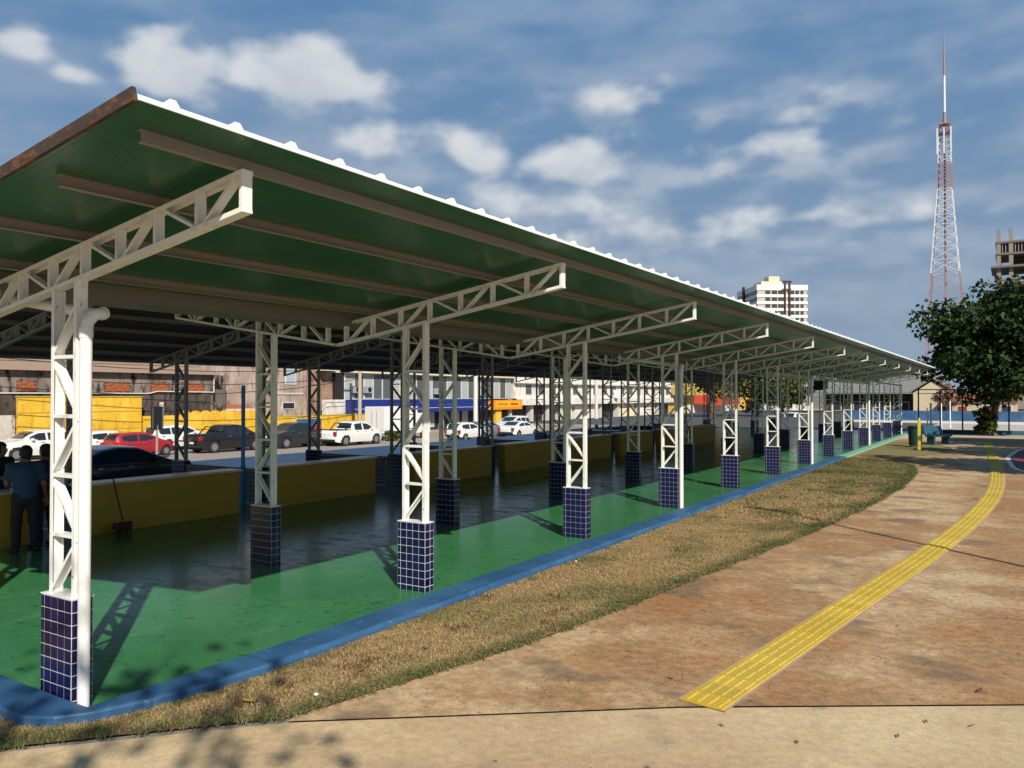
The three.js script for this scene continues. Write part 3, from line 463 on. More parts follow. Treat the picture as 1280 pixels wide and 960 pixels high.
// ---------------------------------------------------------------- vehicles
const carGroup = 'cars parked along the street';
const SPEC = { // top line (z, y) from tail to nose; side glass spans; windscreen and rear glass spans
  hatch: { L: 4.0, W: 1.72, belt: 0.95, r: 0.30, ax: 1.24, top: [[-2.0, 0.72], [-1.97, 0.98], [-1.72, 1.34], [-1.45, 1.45], [-0.7, 1.50], [0.05, 1.46], [0.45, 1.28], [0.98, 1.0], [1.55, 0.88], [1.88, 0.74], [2.0, 0.55]], side: [[-1.55, -0.62], [-0.52, 0.56]], front: [0.18, 0.92], rear: [-1.93, -1.58] },
  sedan: { L: 4.5, W: 1.78, belt: 0.95, r: 0.31, ax: 1.34, top: [[-2.25, 0.72], [-2.2, 0.98], [-1.72, 1.04], [-1.35, 1.20], [-0.95, 1.38], [-0.4, 1.45], [0.2, 1.41], [0.65, 1.22], [1.12, 0.99], [1.8, 0.88], [2.12, 0.74], [2.25, 0.55]], side: [[-1.25, -0.42], [-0.32, 0.72]], front: [0.32, 1.06], rear: [-1.62, -1.0] },
  suv: { L: 4.5, W: 1.86, belt: 1.10, r: 0.36, ax: 1.36, top: [[-2.25, 0.75], [-2.23, 1.15], [-2.05, 1.52], [-1.8, 1.65], [-0.9, 1.71], [0.15, 1.67], [0.55, 1.48], [1.05, 1.17], [1.75, 1.05], [2.1, 0.92], [2.25, 0.62]], side: [[-1.95, -1.2], [-1.1, -0.35], [-0.25, 0.66]], front: [0.28, 0.99], rear: [-2.2, -1.95] },
  pickup: { L: 5.3, W: 1.9, belt: 1.13, r: 0.39, ax: 1.62, bed: true, top: [[-2.65, 0.8], [-2.63, 1.13], [-2.5, 1.15], [-0.98, 1.16], [-0.9, 1.25], [-0.72, 1.66], [-0.5, 1.76], [0.2, 1.79], [0.75, 1.72], [1.1, 1.5], [1.55, 1.2], [2.2, 1.08], [2.5, 0.96], [2.65, 0.62]], side: [[-0.66, 0.12], [0.22, 1.14]], front: [0.84, 1.48], rear: [-0.9, -0.74] },
};
const carGeo = {};
function carShell(type) { // one smooth lofted shell, split into paint and glass
  if (carGeo[type]) return carGeo[type];
  const s = SPEC[type], h = s.L / 2, NZ = 110, Yt = (z) => { const p = s.top; let i = 0; while (i < p.length - 2 && z > p[i + 1][0]) i++; const t = Math.max(0, Math.min(1, (z - p[i][0]) / (p[i + 1][0] - p[i][0]))); return mix(p[i][1], p[i + 1][1], t); };
  const Ys = (z) => (Yt(z - 0.06) + 2 * Yt(z) + Yt(z + 0.06)) / 4, half = (z) => (s.W / 2) * Math.pow(1 - Math.pow(Math.abs(z) / (h + 0.04), 7), 0.32) , low = (z) => 0.27 + 0.12 * sstep(h - 0.5, h, Math.abs(z));
  const sec = (z) => { const Y = Ys(z), w = half(z), lo = low(z), yb = Math.min(s.belt, Y - 0.05), up = Math.max(0, Y - yb), wt = w * (1 - 0.24 * Math.min(1, up / 0.6)), pts = []; for (let k = 0; k <= 8; k++) { const t = k / 8; pts.push([w * (0.93 + 0.07 * Math.sin(t * 2.6)), mix(lo, yb, t), 0]); } for (let k = 1; k <= 7; k++) { const t = k / 7; pts.push([mix(w * 0.965, wt, t), mix(yb, Y - 0.09 * Math.min(1, up / 0.3), t), 1]); } for (let k = 1; k <= 8; k++) { const t = k / 8, a = t * Math.PI / 2; pts.push([wt * (t < 1 ? Math.pow(Math.cos(a), 0.75) : 0), mix(Y - 0.09 * Math.min(1, up / 0.3), Y, Math.pow(Math.sin(a), 0.5)), 2]); } return pts; };
  const paint = [], glass = [], S = []; for (let i = 0; i <= NZ; i++) { const z = -h + 0.005 + (s.L - 0.01) * i / NZ; S.push([z, sec(z)]); }
  for (let i = 0; i < NZ; i++) for (let k = 0; k < S[0][1].length - 1; k++) for (const q of [-1, 1]) {
    const [z0, A] = S[i], [z1, B] = S[i + 1], a = P(q * A[k][0], A[k][1], z0), b = P(q * B[k][0], B[k][1], z1), c = P(q * B[k + 1][0], B[k + 1][1], z1), d = P(q * A[k + 1][0], A[k + 1][1], z0), zc = (z0 + z1) / 2, yc = (a.y + c.y) / 2, reg = A[k + 1][2];
    if ([s.ax, -s.ax].some((o) => Math.hypot(zc - o, yc - s.r) < s.r + 0.05)) continue;
    let gl = false; if (reg === 1 && Ys(zc) - s.belt > 0.2) gl = s.side.some(([u, v]) => zc > u && zc < v) && yc < Ys(zc) - 0.13 && yc > s.belt + 0.03; if (reg === 2) gl = [s.front, s.rear].some(([u, v]) => zc > u && zc < v) && Math.abs(a.x) < half(zc) * 0.74;
    const out = gl ? glass : paint; for (const v of q > 0 ? [a, b, c, a, c, d] : [a, c, b, a, d, c]) out.push(v.x, v.y, v.z);
  }
  for (const [i, f] of [[0, 1], [NZ, -1]]) { const [z, A] = S[i]; for (let k = 0; k < A.length - 1; k++) for (const q of [-1, 1]) { const a = P(q * A[k][0], A[k][1], z), d = P(q * A[k + 1][0], A[k + 1][1], z), m = P(0, A[k][1], z), m2 = P(0, A[k + 1][1], z); for (const v of q * f > 0 ? [a, d, m2, a, m2, m] : [a, m2, d, a, m, m2]) paint.push(v.x, v.y, v.z); } }
  const mk = (arr) => { let g = new THREE.BufferGeometry(); g.setAttribute('position', new THREE.Float32BufferAttribute(arr, 3)); g = mergeVertices(g, 1e-4); g.computeVertexNormals(); return fin(g); };
  return carGeo[type] = { paint: mk(paint), glass: mk(glass), Ys, half };
}
function makeCar(name, label, type, paint, pos, turn, extra = {}) {
  const s = SPEC[type], G = carShell(type), h = s.L / 2, t = thing(name, label, extra.category || (type === 'pickup' ? 'pickup' : 'car'), extra.group === undefined ? carGroup : extra.group, pos); t.rotation.y = turn;
  const m = new THREE.MeshPhysicalMaterial({ color: lin(...paint), roughness: 0.32, clearcoat: 0.8, clearcoatRoughness: 0.1, side: THREE.DoubleSide });
  const body = mesh('body', G.paint, m, t); mesh('windows', G.glass, M.glass, t);
  for (const c of [s.ax, -s.ax]) for (const q of [-1, 1]) { const x = q * (s.W / 2 - 0.14), w = mesh('wheel', [rod(P(x - 0.11, s.r, c), P(x + 0.11, s.r, c), s.r, s.r, 22)], M.rubber, t); mesh('rim', [rod(P(x, s.r, c), P(x + q * 0.116, s.r, c), s.r * 0.64, s.r * 0.6, 14)], M.chrome, w); }
  mesh('underbody', [box(-s.W / 2 + 0.26, s.W / 2 - 0.26, 0.22, 0.6, -h + 0.3, h - 0.3)], M.black, t);
  for (const q of [-1, 1]) { const yl = G.Ys(h - 0.16) - 0.10; mesh('headlight', [box(q * (s.W / 2 - 0.30) - 0.17, q * (s.W / 2 - 0.30) + 0.17, yl - 0.08, yl + 0.06, h - 0.22, h - 0.02)], M.lamp, t); mesh('taillight', [box(q * (s.W / 2 - 0.19) - 0.1, q * (s.W / 2 - 0.19) + 0.1, s.belt - 0.32, s.belt - 0.06, -h - 0.012, -h + 0.16)], M.redLamp, t); mesh('mirror', [box(q * (s.W / 2 + 0.05) - 0.09, q * (s.W / 2 + 0.05) + 0.09, s.belt + 0.02, s.belt + 0.15, s.front[1] - 0.5, s.front[1] - 0.38)], m, t); for (const z of s.side.map((v) => v[0] + 0.12)) mesh('door_handle', [box(q * (s.W / 2 + 0.004) - 0.012, q * (s.W / 2 + 0.004) + 0.012, s.belt - 0.12, s.belt - 0.085, z, z + 0.16)], M.chrome, t); }
  mesh('bumper', [box(-s.W / 2 + 0.16, s.W / 2 - 0.16, 0.36, 0.5, h - 0.06, h + 0.012), box(-s.W / 2 + 0.16, s.W / 2 - 0.16, 0.38, 0.52, -h - 0.012, -h + 0.06)], M.rubber, t);
  mesh('number_plate', [box(-0.2, 0.2, 0.6, 0.72, -h - 0.012, -h + 0.004)], M.lamp, t);
  if (s.bed) { mesh('bed', [box(-s.W / 2 + 0.14, s.W / 2 - 0.14, s.belt + 0.03, s.belt + 0.06, -h + 0.14, -1.05)], M.black, t); if (extra.bars) mesh('roll_bar', [bar(P(-0.74, s.belt, -1.6), P(-0.66, s.belt + 0.5, -1.12), 0.06), bar(P(0.74, s.belt, -1.6), P(0.66, s.belt + 0.5, -1.12), 0.06), bar(P(-0.68, s.belt + 0.5, -1.12), P(0.68, s.belt + 0.5, -1.12), 0.06)], M.black, t); }
  return t;
}
const WHITE = [0.74, 0.74, 0.72], STY = -1.15, AWAY = 0, BACK = Math.PI;
makeCar('parked_car', 'black sedan parked on the blue forecourt behind the first counter', 'sedan', [0.006, 0.006, 0.008], [-22.6, -0.398, 13.9], AWAY, { group: null });
makeCar('parked_car', 'white suv parked before the patched grey wall end', 'suv', WHITE, [-48.0, STY, 24.4], BACK);
makeCar('parked_car', 'white hatchback between the yellow wall and the red car', 'hatch', WHITE, [-48.3, STY, 29.2], AWAY);
makeCar('parked_car', 'red hatchback parked beside the dark sign board', 'hatch', [0.34, 0.012, 0.025], [-44.9, STY, 29.0], AWAY);
makeCar('parked_car', 'white suv with a tall roof behind the black pickup', 'suv', WHITE, [-48.2, STY, 34.0], AWAY);
makeCar('parked_pickup', 'black pickup parked before the scalloped yellow wall', 'pickup', [0.007, 0.007, 0.009], [-44.0, STY, 34.6], AWAY, { bars: true });
makeCar('parked_pickup', 'dark grey pickup parked before the blue tarpaulin', 'pickup', [0.015, 0.018, 0.024], [-43.4, STY, 40.0], BACK);
makeCar('parked_pickup', 'white pickup with black roll bar parked beside the yellow wall', 'pickup', WHITE, [-41.9, STY, 44.2], AWAY, { bars: true });
makeCar('parked_car', 'white hatchback parked outside the blue fronted shop', 'hatch', WHITE, [-38.4, STY, 53.9], AWAY);
makeCar('parked_car', 'grey sedan parked beyond the white street pole', 'sedan', [0.22, 0.23, 0.24], [-40.2, STY, 59.2], AWAY);
makeCar('parked_car', 'white sedan parked beneath the orange sign', 'sedan', WHITE, [-37.3, STY, 60.4], AWAY);
makeCar('parked_car', 'white suv parked in front of the dark shop front', 'suv', WHITE, [-41.2, STY, 65.5], BACK);
makeCar('parked_car', 'white suv parked under the far street trees', 'suv', WHITE, [-22.6, STY, 99.5], AWAY);
makeCar('parked_car', 'silver hatchback parked beyond the far street trees', 'hatch', [0.45, 0.46, 0.47], [-25.5, STY, 104.5], BACK);
{
  const t = thing('box_truck', 'white box truck parked outside the blue fronted shop', 'truck', carGroup, [-44.2, STY, 52.4]);
  mesh('cargo_box', [box(-1.05, 1.05, 0.75, 2.75, -3.2, 1.0)], std([0.75, 0.75, 0.73], 0.5), t);
  mesh('cab', [prism(P(-0.98, 0.5, 1.1), P(0.98, 0.5, 1.1), AZ, UP, [[0, 0], [1.75, 0], [1.72, 0.8], [1.35, 1.65], [0, 1.7]])], std([0.72, 0.72, 0.70], 0.35), t);
  mesh('windscreen', [bar(P(0, 1.42, 2.79), P(0, 2.08, 2.50), 1.6, 0.02)], M.glass, t); mesh('side_window', [box(0.981, 0.99, 1.3, 1.95, 1.5, 2.3), box(-0.99, -0.981, 1.3, 1.95, 1.5, 2.3)], M.glass, t);
  mesh('chassis', [box(-0.4, 0.4, 0.5, 0.74, -3.1, 2.4)], M.black, t);
  for (const z of [-2.2, 2.0]) for (const q of [-1, 1]) mesh('wheel', [rod(P(q * 0.95 - 0.12, 0.4, z), P(q * 0.95 + 0.12, 0.4, z), 0.4, 0.4, 18)], M.rubber, t);
  for (const x of [-0.53, 0.53]) { const d = mesh('rear_door', [box(x - 0.5, x + 0.5, 0.8, 2.7, -3.23, -3.205)], std([0.70, 0.70, 0.68], 0.5), t); mesh('handle', [rod(P(x * 0.5, 1.1, -3.25), P(x * 0.5, 2.4, -3.25), 0.02)], M.chrome, d); mesh('taillight', [box(x - 0.12, x + 0.12, 0.56, 0.7, -3.22, -3.12)], M.redLamp, t); }
}

// ---------------------------------------------------------------- the street front
const FX = -51;
const mPl = {
  old: std([1, 1, 1], 0.95, { map: plaster(3, [0.60, 0.52, 0.47], [0.72, 0.65, 0.60], [0.30, 0.25, 0.23], 0.55) }), brown: std([1, 1, 1], 0.95, { map: plaster(9, [0.52, 0.41, 0.35], [0.64, 0.53, 0.46], [0.28, 0.21, 0.18], 0.6) }),
  grime: std([1, 1, 1], 0.95, { map: plaster(14, [0.40, 0.36, 0.33], [0.55, 0.50, 0.46], [0.12, 0.10, 0.09], 0.95) }), dark: std([1, 1, 1], 0.95, { map: plaster(21, [0.24, 0.21, 0.19], [0.36, 0.31, 0.28], [0.09, 0.08, 0.07], 0.8) }),
  yellow: std([1, 1, 1], 0.85, { map: plaster(27, [0.84, 0.66, 0.17], [0.90, 0.735, 0.25], [0.68, 0.50, 0.18], 0.45) }), white: std([1, 1, 1], 0.9, { map: plaster(33, [0.80, 0.78, 0.75], [0.88, 0.87, 0.84], [0.55, 0.51, 0.48], 0.45) }),
  cream: std([0.70, 0.62, 0.42], 0.85), roofBrown: std([0.32, 0.215, 0.15], 0.9), brick: [[0.36, 0.10, 0.04], [0.42, 0.13, 0.05], [0.30, 0.085, 0.035]].map((c) => std(c, 0.95)), tile: [[0.45, 0.13, 0.055], [0.38, 0.11, 0.05], [0.50, 0.17, 0.075]].map((c) => std(c, 0.9)),
  blue: std([0.012, 0.03, 0.20], 0.45), shop: std([0.022, 0.022, 0.024], 0.6), frame: std([0.66, 0.67, 0.66], 0.5), pane: std([0.10, 0.115, 0.12], 0.1), paneLight: std([0.42, 0.43, 0.40], 0.35), wood: std([0.30, 0.25, 0.20], 0.95), conc: std([0.52, 0.50, 0.47], 0.9), metal: std([0.35, 0.36, 0.37], 0.5),
};
{ // warehouse with bricked-up windows
  const t = thing('warehouse', 'weathered warehouse with brown roof and bricked-up windows', 'building', undefined, [FX, STY, 0]);
  mesh('wall', [box(-14, 0, 0, 5.25, 4, 38.9)], mPl.grime, t);
  mesh('lower_wall', [box(0.003, 0.06, 0, 3.72, 4, 38.6)], mPl.dark, t);
  const rg = new THREE.BufferGeometry(), A = P(0.5, 5.2, 3.5), B = P(0.5, 5.2, 39.3), C = P(-7, 8.2, 34), D = P(-7, 8.2, 8), E2 = P(-14.5, 5.2, 39.3), F2 = P(-14.5, 5.2, 3.5), pp = [];
  for (const v of [A, B, C, A, C, D, B, E2, C, E2, F2, D, E2, D, C, F2, A, D]) pp.push(v.x, v.y, v.z); rg.setAttribute('position', new THREE.Float32BufferAttribute(pp, 3)); rg.computeVertexNormals(); const roof = mesh('roof', uvm(rg), mPl.roofBrown, t);
  for (let k = 1; k < 5; k++) mesh('roof_lap', [bar(P(0.5 - k * 1.5, 5.215 + k * 0.6, 3.6 + k * .9), P(0.5 - k * 1.5, 5.215 + k * 0.6, 39.2 - k * 1.05), 0.07, 0.03)], mPl.dark, roof);
  mesh('drain_pipe', [rod(P(0.12, 3.80, 6), P(0.12, 3.80, 33.5), 0.045), rod(P(0.12, 3.80, 33.5), P(0.12, 3.95, 34.2), 0.045), rod(P(0.12, 3.95, 34.2), P(0.12, 3.90, 38.85), 0.045), rod(P(0.12, 3.90, 38.85), P(0.12, 5.15, 38.85), 0.045)], M.whiteDull, t);
  for (const [a, b] of [[16.2, 17.6], [20.4, 21.8], [24.9, 26.05], [30.4, 32.2], [33.7, 35.2], [36.6, 38.1]]) {
    const w = mesh('bricked_window', [box(0.003, 0.03, 3.92, 4.55, a, b)], mPl.dark, t);
    const nB = Math.round((b - a) / 0.24); for (let r = 0; r < 6; r++) for (let c = 0; c < nB; c++) { const z0 = a + (c + (r % 2) * 0.4) * (b - a) / nB; if (z0 + 0.2 > b) continue; mesh('brick', [box(0.03, 0.06 + 0.006 * ((c + r) % 2), 3.935 + r * 0.102, 3.935 + r * 0.102 + 0.09, z0 + 0.01, Math.min(b, z0 + (b - a) / nB - 0.012))], mPl.brick[(c * 2 + r) % 3], w); }
  }
}
{ // yellow boundary walls
  const t = thing('yellow_wall', 'tall yellow painted wall in front of the warehouse', 'wall', undefined, [FX + 1.2, STY, 0]);
  mesh('panel', [box(-0.2, 0, 0.15, 3.55, 24.4, 32.3)], mPl.yellow, t); mesh('ledge', [box(0.002, 0.03, 2.62, 2.66, 24.4, 32.3), box(0.002, 0.025, 1.5, 1.53, 24.4, 32.3), box(-0.25, 0.05, 3.552, 3.62, 24.35, 32.35)], std([0.50, 0.36, 0.04], 0.9), t); mesh('plinth', [box(-0.22, 0.03, 0.1, 0.45, 24.38, 32.32)], mPl.grime, t);
  const u = thing('graffiti_wall', 'stained white and grey wall left of the yellow wall', 'wall', undefined, [FX + 1.1, STY, 0]); mesh('panel', [box(-0.2, 0, 0.1, 2.5, 6, 24.3)], std([1, 1, 1], 0.95, { map: plaster(44, [0.74, 0.70, 0.66], [0.84, 0.81, 0.78], [0.30, 0.22, 0.18], 0.9) }), u);
  const w = thing('scalloped_wall', 'lower yellow wall with a scalloped top edge', 'wall', undefined, [FX + 1.4, STY, 0]);
  mesh('panel', [box(-0.18, 0, 0.1, 2.28, 32.35, 43.2)], mPl.yellow, w);
  for (let k = 0; k < 9; k++) { const z = 35.6 + k * 0.82, s = new THREE.Shape(); s.moveTo(-0.41, 0); s.lineTo(0.41, 0); s.absarc(0, 0, 0.41, 0, Math.PI, false); const g = new THREE.ExtrudeGeometry(s, { depth: 0.12, bevelEnabled: false, curveSegments: 10 }); g.scale(1, 0.72, 1); g.rotateY(Math.PI / 2); g.translate(-0.15, 2.283, -z); mesh('scallop', fin(g), mPl.yellow, w); }
  for (const z of [38.7, 40.4]) mesh('post', [box(-0.02, 0.07, 0.1, 2.27, z - 0.1, z + 0.1)], mPl.yellow, w);
  mesh('white_post', [box(-0.02, 0.12, 0.1, 3.2, 33.5, 33.72)], M.whiteDull, w);
  const v = thing('yellow_wall', 'yellow wall behind the white pickup, beside the blue fronted shop', 'wall', undefined, [FX + 1.3, STY, 0]); mesh('panel', [box(-0.2, 0, 0.1, 1.95, 43.3, 54.8)], mPl.yellow, v); mesh('coping', [box(-0.24, 0.04, 1.953, 2.02, 43.3, 54.8)], std([0.52, 0.38, 0.05], 0.9), v); for (const z of [43.5, 47.6, 52.6]) mesh('pillar', [box(-0.02, 0.1, 0.1, 2.1, z - 0.17, z + 0.17)], mPl.yellow, v);
  const b = thing('blue_tarpaulin', 'blue tarpaulin hung over a stall by the yellow wall', 'tarpaulin', undefined, [FX + 2.6, STY, 0]);
  const g = new THREE.PlaneGeometry(2.7, 1.55, 24, 10), p = g.attributes.position; for (let i = 0; i < p.count; i++) p.setZ(i, 0.06 * Math.sin(p.getX(i) * 7 + p.getY(i) * 2) + 0.05 * noise.noise(p.getX(i) * 3, p.getY(i) * 3, 1)); g.computeVertexNormals(); g.rotateY(Math.PI / 2); g.translate(0, 1.0, -46.1); mesh('sheet', fin(g), std([0.02, 0.10, 0.27], 0.55, { side: THREE.DoubleSide }), b); mesh('pole', [rod(P(-.1, 0, 44.8), P(-.1, 1.85, 44.8), 0.04), rod(P(-.1, 0, 47.4), P(-.1, 1.85, 47.4), 0.04)], M.whiteDull, b);
}
{ // small house with orange roof tiles behind the scalloped wall
  const t = thing('tiled_house', 'low house with an orange tiled roof behind the scalloped wall', 'building', undefined, [FX - 1.5, STY, 0]);
  mesh('wall', [box(-5, 0.2, 0, 2.55, 38.95, 43.2)], mPl.dark, t); mesh('gutter_board', [box(0.5, 0.62, 2.42, 2.62, 38.95, 43.6)], M.whiteDull, t);
  const r = mesh('roof', [prism(P(0.55, 2.66, 38.9), P(0.55, 2.66, 43.4), AX, UP, [[0, 0], [0, -0.06], [-5, 1.3], [-5, 1.38]])], mPl.tile[1], t);
  for (let a = 0; a < 9; a++) for (let c = 0; c < 13; c++) { const x = 0.55 - a * 0.5, y = 2.68 + a * 0.138, z = 39.05 + c * 0.335 + 0.05 * (a % 2); const g = new THREE.CylinderGeometry(0.125, 0.15, 0.54, 6, 1, true, -Math.PI / 2, Math.PI); g.rotateX(Math.PI / 2); g.rotateZ(0); g.rotateY(Math.PI / 2); g.rotateZ(-0.27); g.translate(x - 0.25, y + 0.06, -z); mesh('roof_tile', fin(g), mPl.tile[(a * 3 + c * 2) % 3], r); }
}
{ // old concrete building
  const t = thing('old_building', 'tall stained concrete building with a closed shutter window', 'building', undefined, [FX - 1.2, STY, 0]);
  mesh('wall', [box(-9, 0, 0, 10.5, 45.4, 49.2)], mPl.old, t); mesh('side_wing', [box(-9, -0.8, 0, 12, 40.6, 45.38)], mPl.old, t); mesh('low_wing', [box(-5, 0.5, 0, 5.2, 39.3, 40.58)], mPl.grime, t); mesh('end_wall', [box(-9, -0.02, 0, 11, 49.22, 52.5)], mPl.brown, t);
  mesh('floor_band', [box(0.002, 0.08, 3.75, 3.9, 45.4, 49.2), box(0.002, 0.07, 6.2, 6.32, 45.4, 49.2), box(-0.79, -0.72, 6.3, 6.4, 40.6, 45.38)], mPl.conc, t);
  const w = mesh('window', [box(0.002, 0.07, 4.6, 6.1, 46.9, 48.1)], mPl.frame, t); for (let k = 0; k < 9; k++) mesh('slat', [box(0.071, 0.085, 4.68 + k * 0.155, 4.68 + k * 0.155 + 0.12, 46.98, 48.02)], std([0.36, 0.42, 0.48], 0.6), w);
  const w2 = mesh('window', [box(0.002, 0.05, 2.5, 3.1, 46.6, 48.0)], mPl.frame, t); mesh('pane', [box(0.051, 0.06, 2.56, 3.04, 46.68, 47.92)], mPl.shop, w2);
  mesh('pilaster', [box(0.002, 0.16, 0, 10.4, 45.4, 45.7), box(0.002, 0.16, 0, 10.4, 48.9, 49.2)], mPl.old, t); mesh('water_tank', [box(-0.3, 1.1, 5.85, 6.8, 50.3, 51.9)], M.white, t); mesh('bracket', [bar(P(0, 5.8, 50.6), P(1.0, 5.84, 50.6), 0.06), bar(P(0, 5.8, 51.6), P(1.0, 5.84, 51.6), 0.06)], M.black, t);
}
function windowBay(parent, x, y0, y1, z0, z1, light) { const f = mesh('window', [box(x, x + 0.05, y0, y1, z0, z1)], mPl.frame, parent); mesh('pane', [box(x + 0.051, x + 0.06, y0 + 0.06, y1 - 0.06, z0 + 0.06, z1 - 0.06)], light ? mPl.paneLight : mPl.pane, f); return f; }
{ // shop with glazed upper floor, blue fascia
  const t = thing('glazed_shop', 'two storey shop with tall upper windows and deep blue fascia', 'building', undefined, [FX, STY, 0]);
  mesh('wall', [box(-12, -0.2, 0, 6.9, 52.6, 81)], mPl.shop, t); mesh('cornice', [box(-12.1, 0.55, 5.72, 6.75, 52.55, 81.1)], mPl.cream, t);
  mesh('corner_pier', [box(-0.19, 0.3, 0, 3.3, 50.2, 52.58)], mPl.white, t);
  let k = 0; for (let z = 52.8; z < 80; z += 1.28, k++) { if (z > 73.4 && z < 73.8) continue; windowBay(t, -0.1, 3.30, 5.70, z, z + 1.22, [1, 0, 1, 0, 0, 1, 0][k % 7]); }
  mesh('fascia', [box(-0.19, 1.35, 2.05, 3.28, 52.6, 73.6)], mPl.blue, t); mesh('fascia_line', [box(1.352, 1.37, 2.42, 2.46, 52.6, 73.6)], mPl.frame, t);
  for (const z of [54.9, 61.5, 67, 73.3, 80.4]) mesh('pillar', [box(-0.15, 0.25, 0, z > 75 ? 3.2 : 2.04, z - 0.2, z + 0.2)], z < 60 ? mPl.yellow : mPl.conc, t);
  for (const [a, b] of [[57, 58.2], [63, 64.5], [64.9, 66], [69, 70.4], [71, 72]]) { const d = mesh('shop_window', [box(-0.18, -0.1, 0.4, 1.95, a, b)], mPl.frame, t); mesh('pane', [box(-0.098, -0.09, 0.5, 1.87, a + 0.08, b - 0.08)], mPl.paneLight, d); }
  for (const [z, y] of [[54.0, 3.9], [55.6, 3.9], [66.2, 3.8]]) { const ac = thing('air_conditioner', z < 55 ? 'grey air conditioner unit under the first upper shop windows' : z < 60 ? 'grey air conditioner next to the first one on the shop' : 'lone grey air conditioner mid way along the shop front', 'air conditioner', 'air conditioners', [FX + 0.3, STY + y, z]); mesh('casing', [box(-0.3, 0.15, 0, 0.6, -0.45, 0.45)], mPl.metal, ac); mesh('fan_grille', [rod(P(0.151, 0.3, 0), P(0.17, 0.3, 0), 0.24, 0.24, 16)], M.black, ac); }
  const s = thing('shop_sign', 'orange shop sign with dark lettering below the upper windows', 'sign', undefined, [FX + 0.6, STY, 0]);
  const cv = document.createElement('canvas'); cv.width = 1024; cv.height = 192; const cx = cv.getContext('2d'); cx.fillStyle = '#f08a12'; cx.fillRect(0, 0, 1024, 192); cx.fillStyle = '#ffb41e'; cx.fillRect(20, 20, 984, 120); cx.fillStyle = '#2b1708'; cx.font = 'bold 104px sans-serif'; cx.fillText('Contrate', 60, 116); cx.fillStyle = '#c42a10'; cx.fillRect(590, 62, 330, 44);
  const ct = new THREE.CanvasTexture(cv); ct.colorSpace = THREE.SRGBColorSpace;
  mesh('board', [box(0, 0.22, 2.05, 3.15, 74.3, 82.0)], std([0.72, 0.24, 0.02], 0.6), s);
  const pg = new THREE.PlaneGeometry(5.6, 1.0); pg.rotateY(Math.PI / 2); pg.translate(0.226, 2.6, -78.9); const face = new THREE.Mesh(pg, std([1, 1, 1], 0.6, { map: ct })); face.name = 'lettering'; face.castShadow = face.receiveShadow = true; s.add(face);
  single('sign_pillar', [prism(P(0, STY, 76.8), P(0, 0.9, 76.8), AX, AZ, [[FX - 0.1, 0], [FX + 0.5, 0], [FX + 0.5, 1.1], [FX - 0.1, 1.1]])], mPl.yellow, 'bright yellow pillar below the orange sign', 'pillar');
}
{ // long white two-storey building
  const t = thing('white_building', 'long white two storey building with dark ground floor', 'building', undefined, [FX, STY, 0]);
  mesh('wall', [box(-14, 0, 3.3, 8.0, 81.3, 133)], mPl.white, t); mesh('ground_floor', [box(-14, -0.5, 0, 3.29, 81.3, 133)], mPl.shop, t); mesh('slab_band', [box(0.002, 0.9, 2.5, 3.3, 82, 132), box(0.002, 0.55, 5.15, 5.3, 81.3, 133)], mPl.white, t);
  for (let z = 84; z < 131; z += 3.1) windowBay(t, 0.002, 3.75, 5.0, z, z + 1.5, 0);
  for (const [a, b, c] of [[93.4, 96.2, 1], [97, 103.4, 0], [111.5, 117, 1], [119, 125.5, 0]]) mesh('shutter', [box(-0.49, 0.05, 0.1, 2.45, a, b)], c ? mPl.cream : mPl.white, t);
  for (const z of [85, 89, 92.4, 104.4, 110.4, 118, 126.5]) mesh('pillar', [box(-0.48, 0.3, 0, 2.49, z, z + 0.5)], mPl.conc, t);
  const dish = thing('satellite_dish', 'white satellite dish on the white building', 'satellite dish', undefined, [FX + 1.2, 2.3, 108]); const dg = new THREE.SphereGeometry(1.2, 20, 8, 0, 6.3, 0, 0.65); dg.rotateZ(-1.1); dg.translate(-0.9, 0, 0); mesh('reflector', fin(dg), std([0.72, 0.72, 0.70], 0.5, { side: THREE.DoubleSide }), dish); mesh('arm', [bar(P(-0.2, -0.4, 0), P(-1.1, -0.9, 0), 0.08)], mPl.metal, dish);
}
single('red_awning', [prism(P(FX + 6, 1.2, 128), P(FX + 6, 1.2, 143), AX, UP, [[0, 0], [3.2, -0.3], [3.2, 0.9], [0, 1.4]])], std([0.55, 0.06, 0.02], 0.7), 'bright red awning beyond the white building', 'awning');
single('white_hoarding', [box(FX + 5.5, FX + 5.7, STY, 1.0, 126, 150)], mPl.white, 'white hoarding wall under the red awning', 'wall');
single('cream_market_hall', [box(-70, -46.5, STY, 2.6, 152, 176), prism(P(-46, 2.6, 150), P(-46, 2.6, 178), AX, UP, [[0, 0], [-25, 0], [-12, 3.5]])], std([0.55, 0.38, 0.10], 0.9), 'yellow hall with a low roof far down the street', 'building');
for (const [x, z, w, d, h, l] of [[-40, 166, 9, 9, 4.2, 'far house with orange hipped roof behind the street trees'], [-30, 188, 8, 9, 4.6, 'farther orange roofed house past the hipped one'], [-37.5, 152, 6, 8, 3.2, 'small orange roofed house beside the far white cars']]) {
  const t = thing('orange_roofed_house', l, 'house', undefined, [x, STY, z]); mesh('wall', [box(-w / 2, w / 2, 0, h, -d / 2, d / 2)], mPl.white, t); const g = new THREE.ConeGeometry(Math.hypot(w, d) / 2 * 1.12, 2.3, 4); g.rotateY(Math.PI / 4); g.translate(0, h + 1.15, 0); mesh('roof', fin(g), mPl.tile[0], t); for (const q of [-0.25, 0.25]) windowBay(t, w / 2 + 0.002, 1.2, 2.6, q * d - 0.6, q * d + 0.6, 0);
}
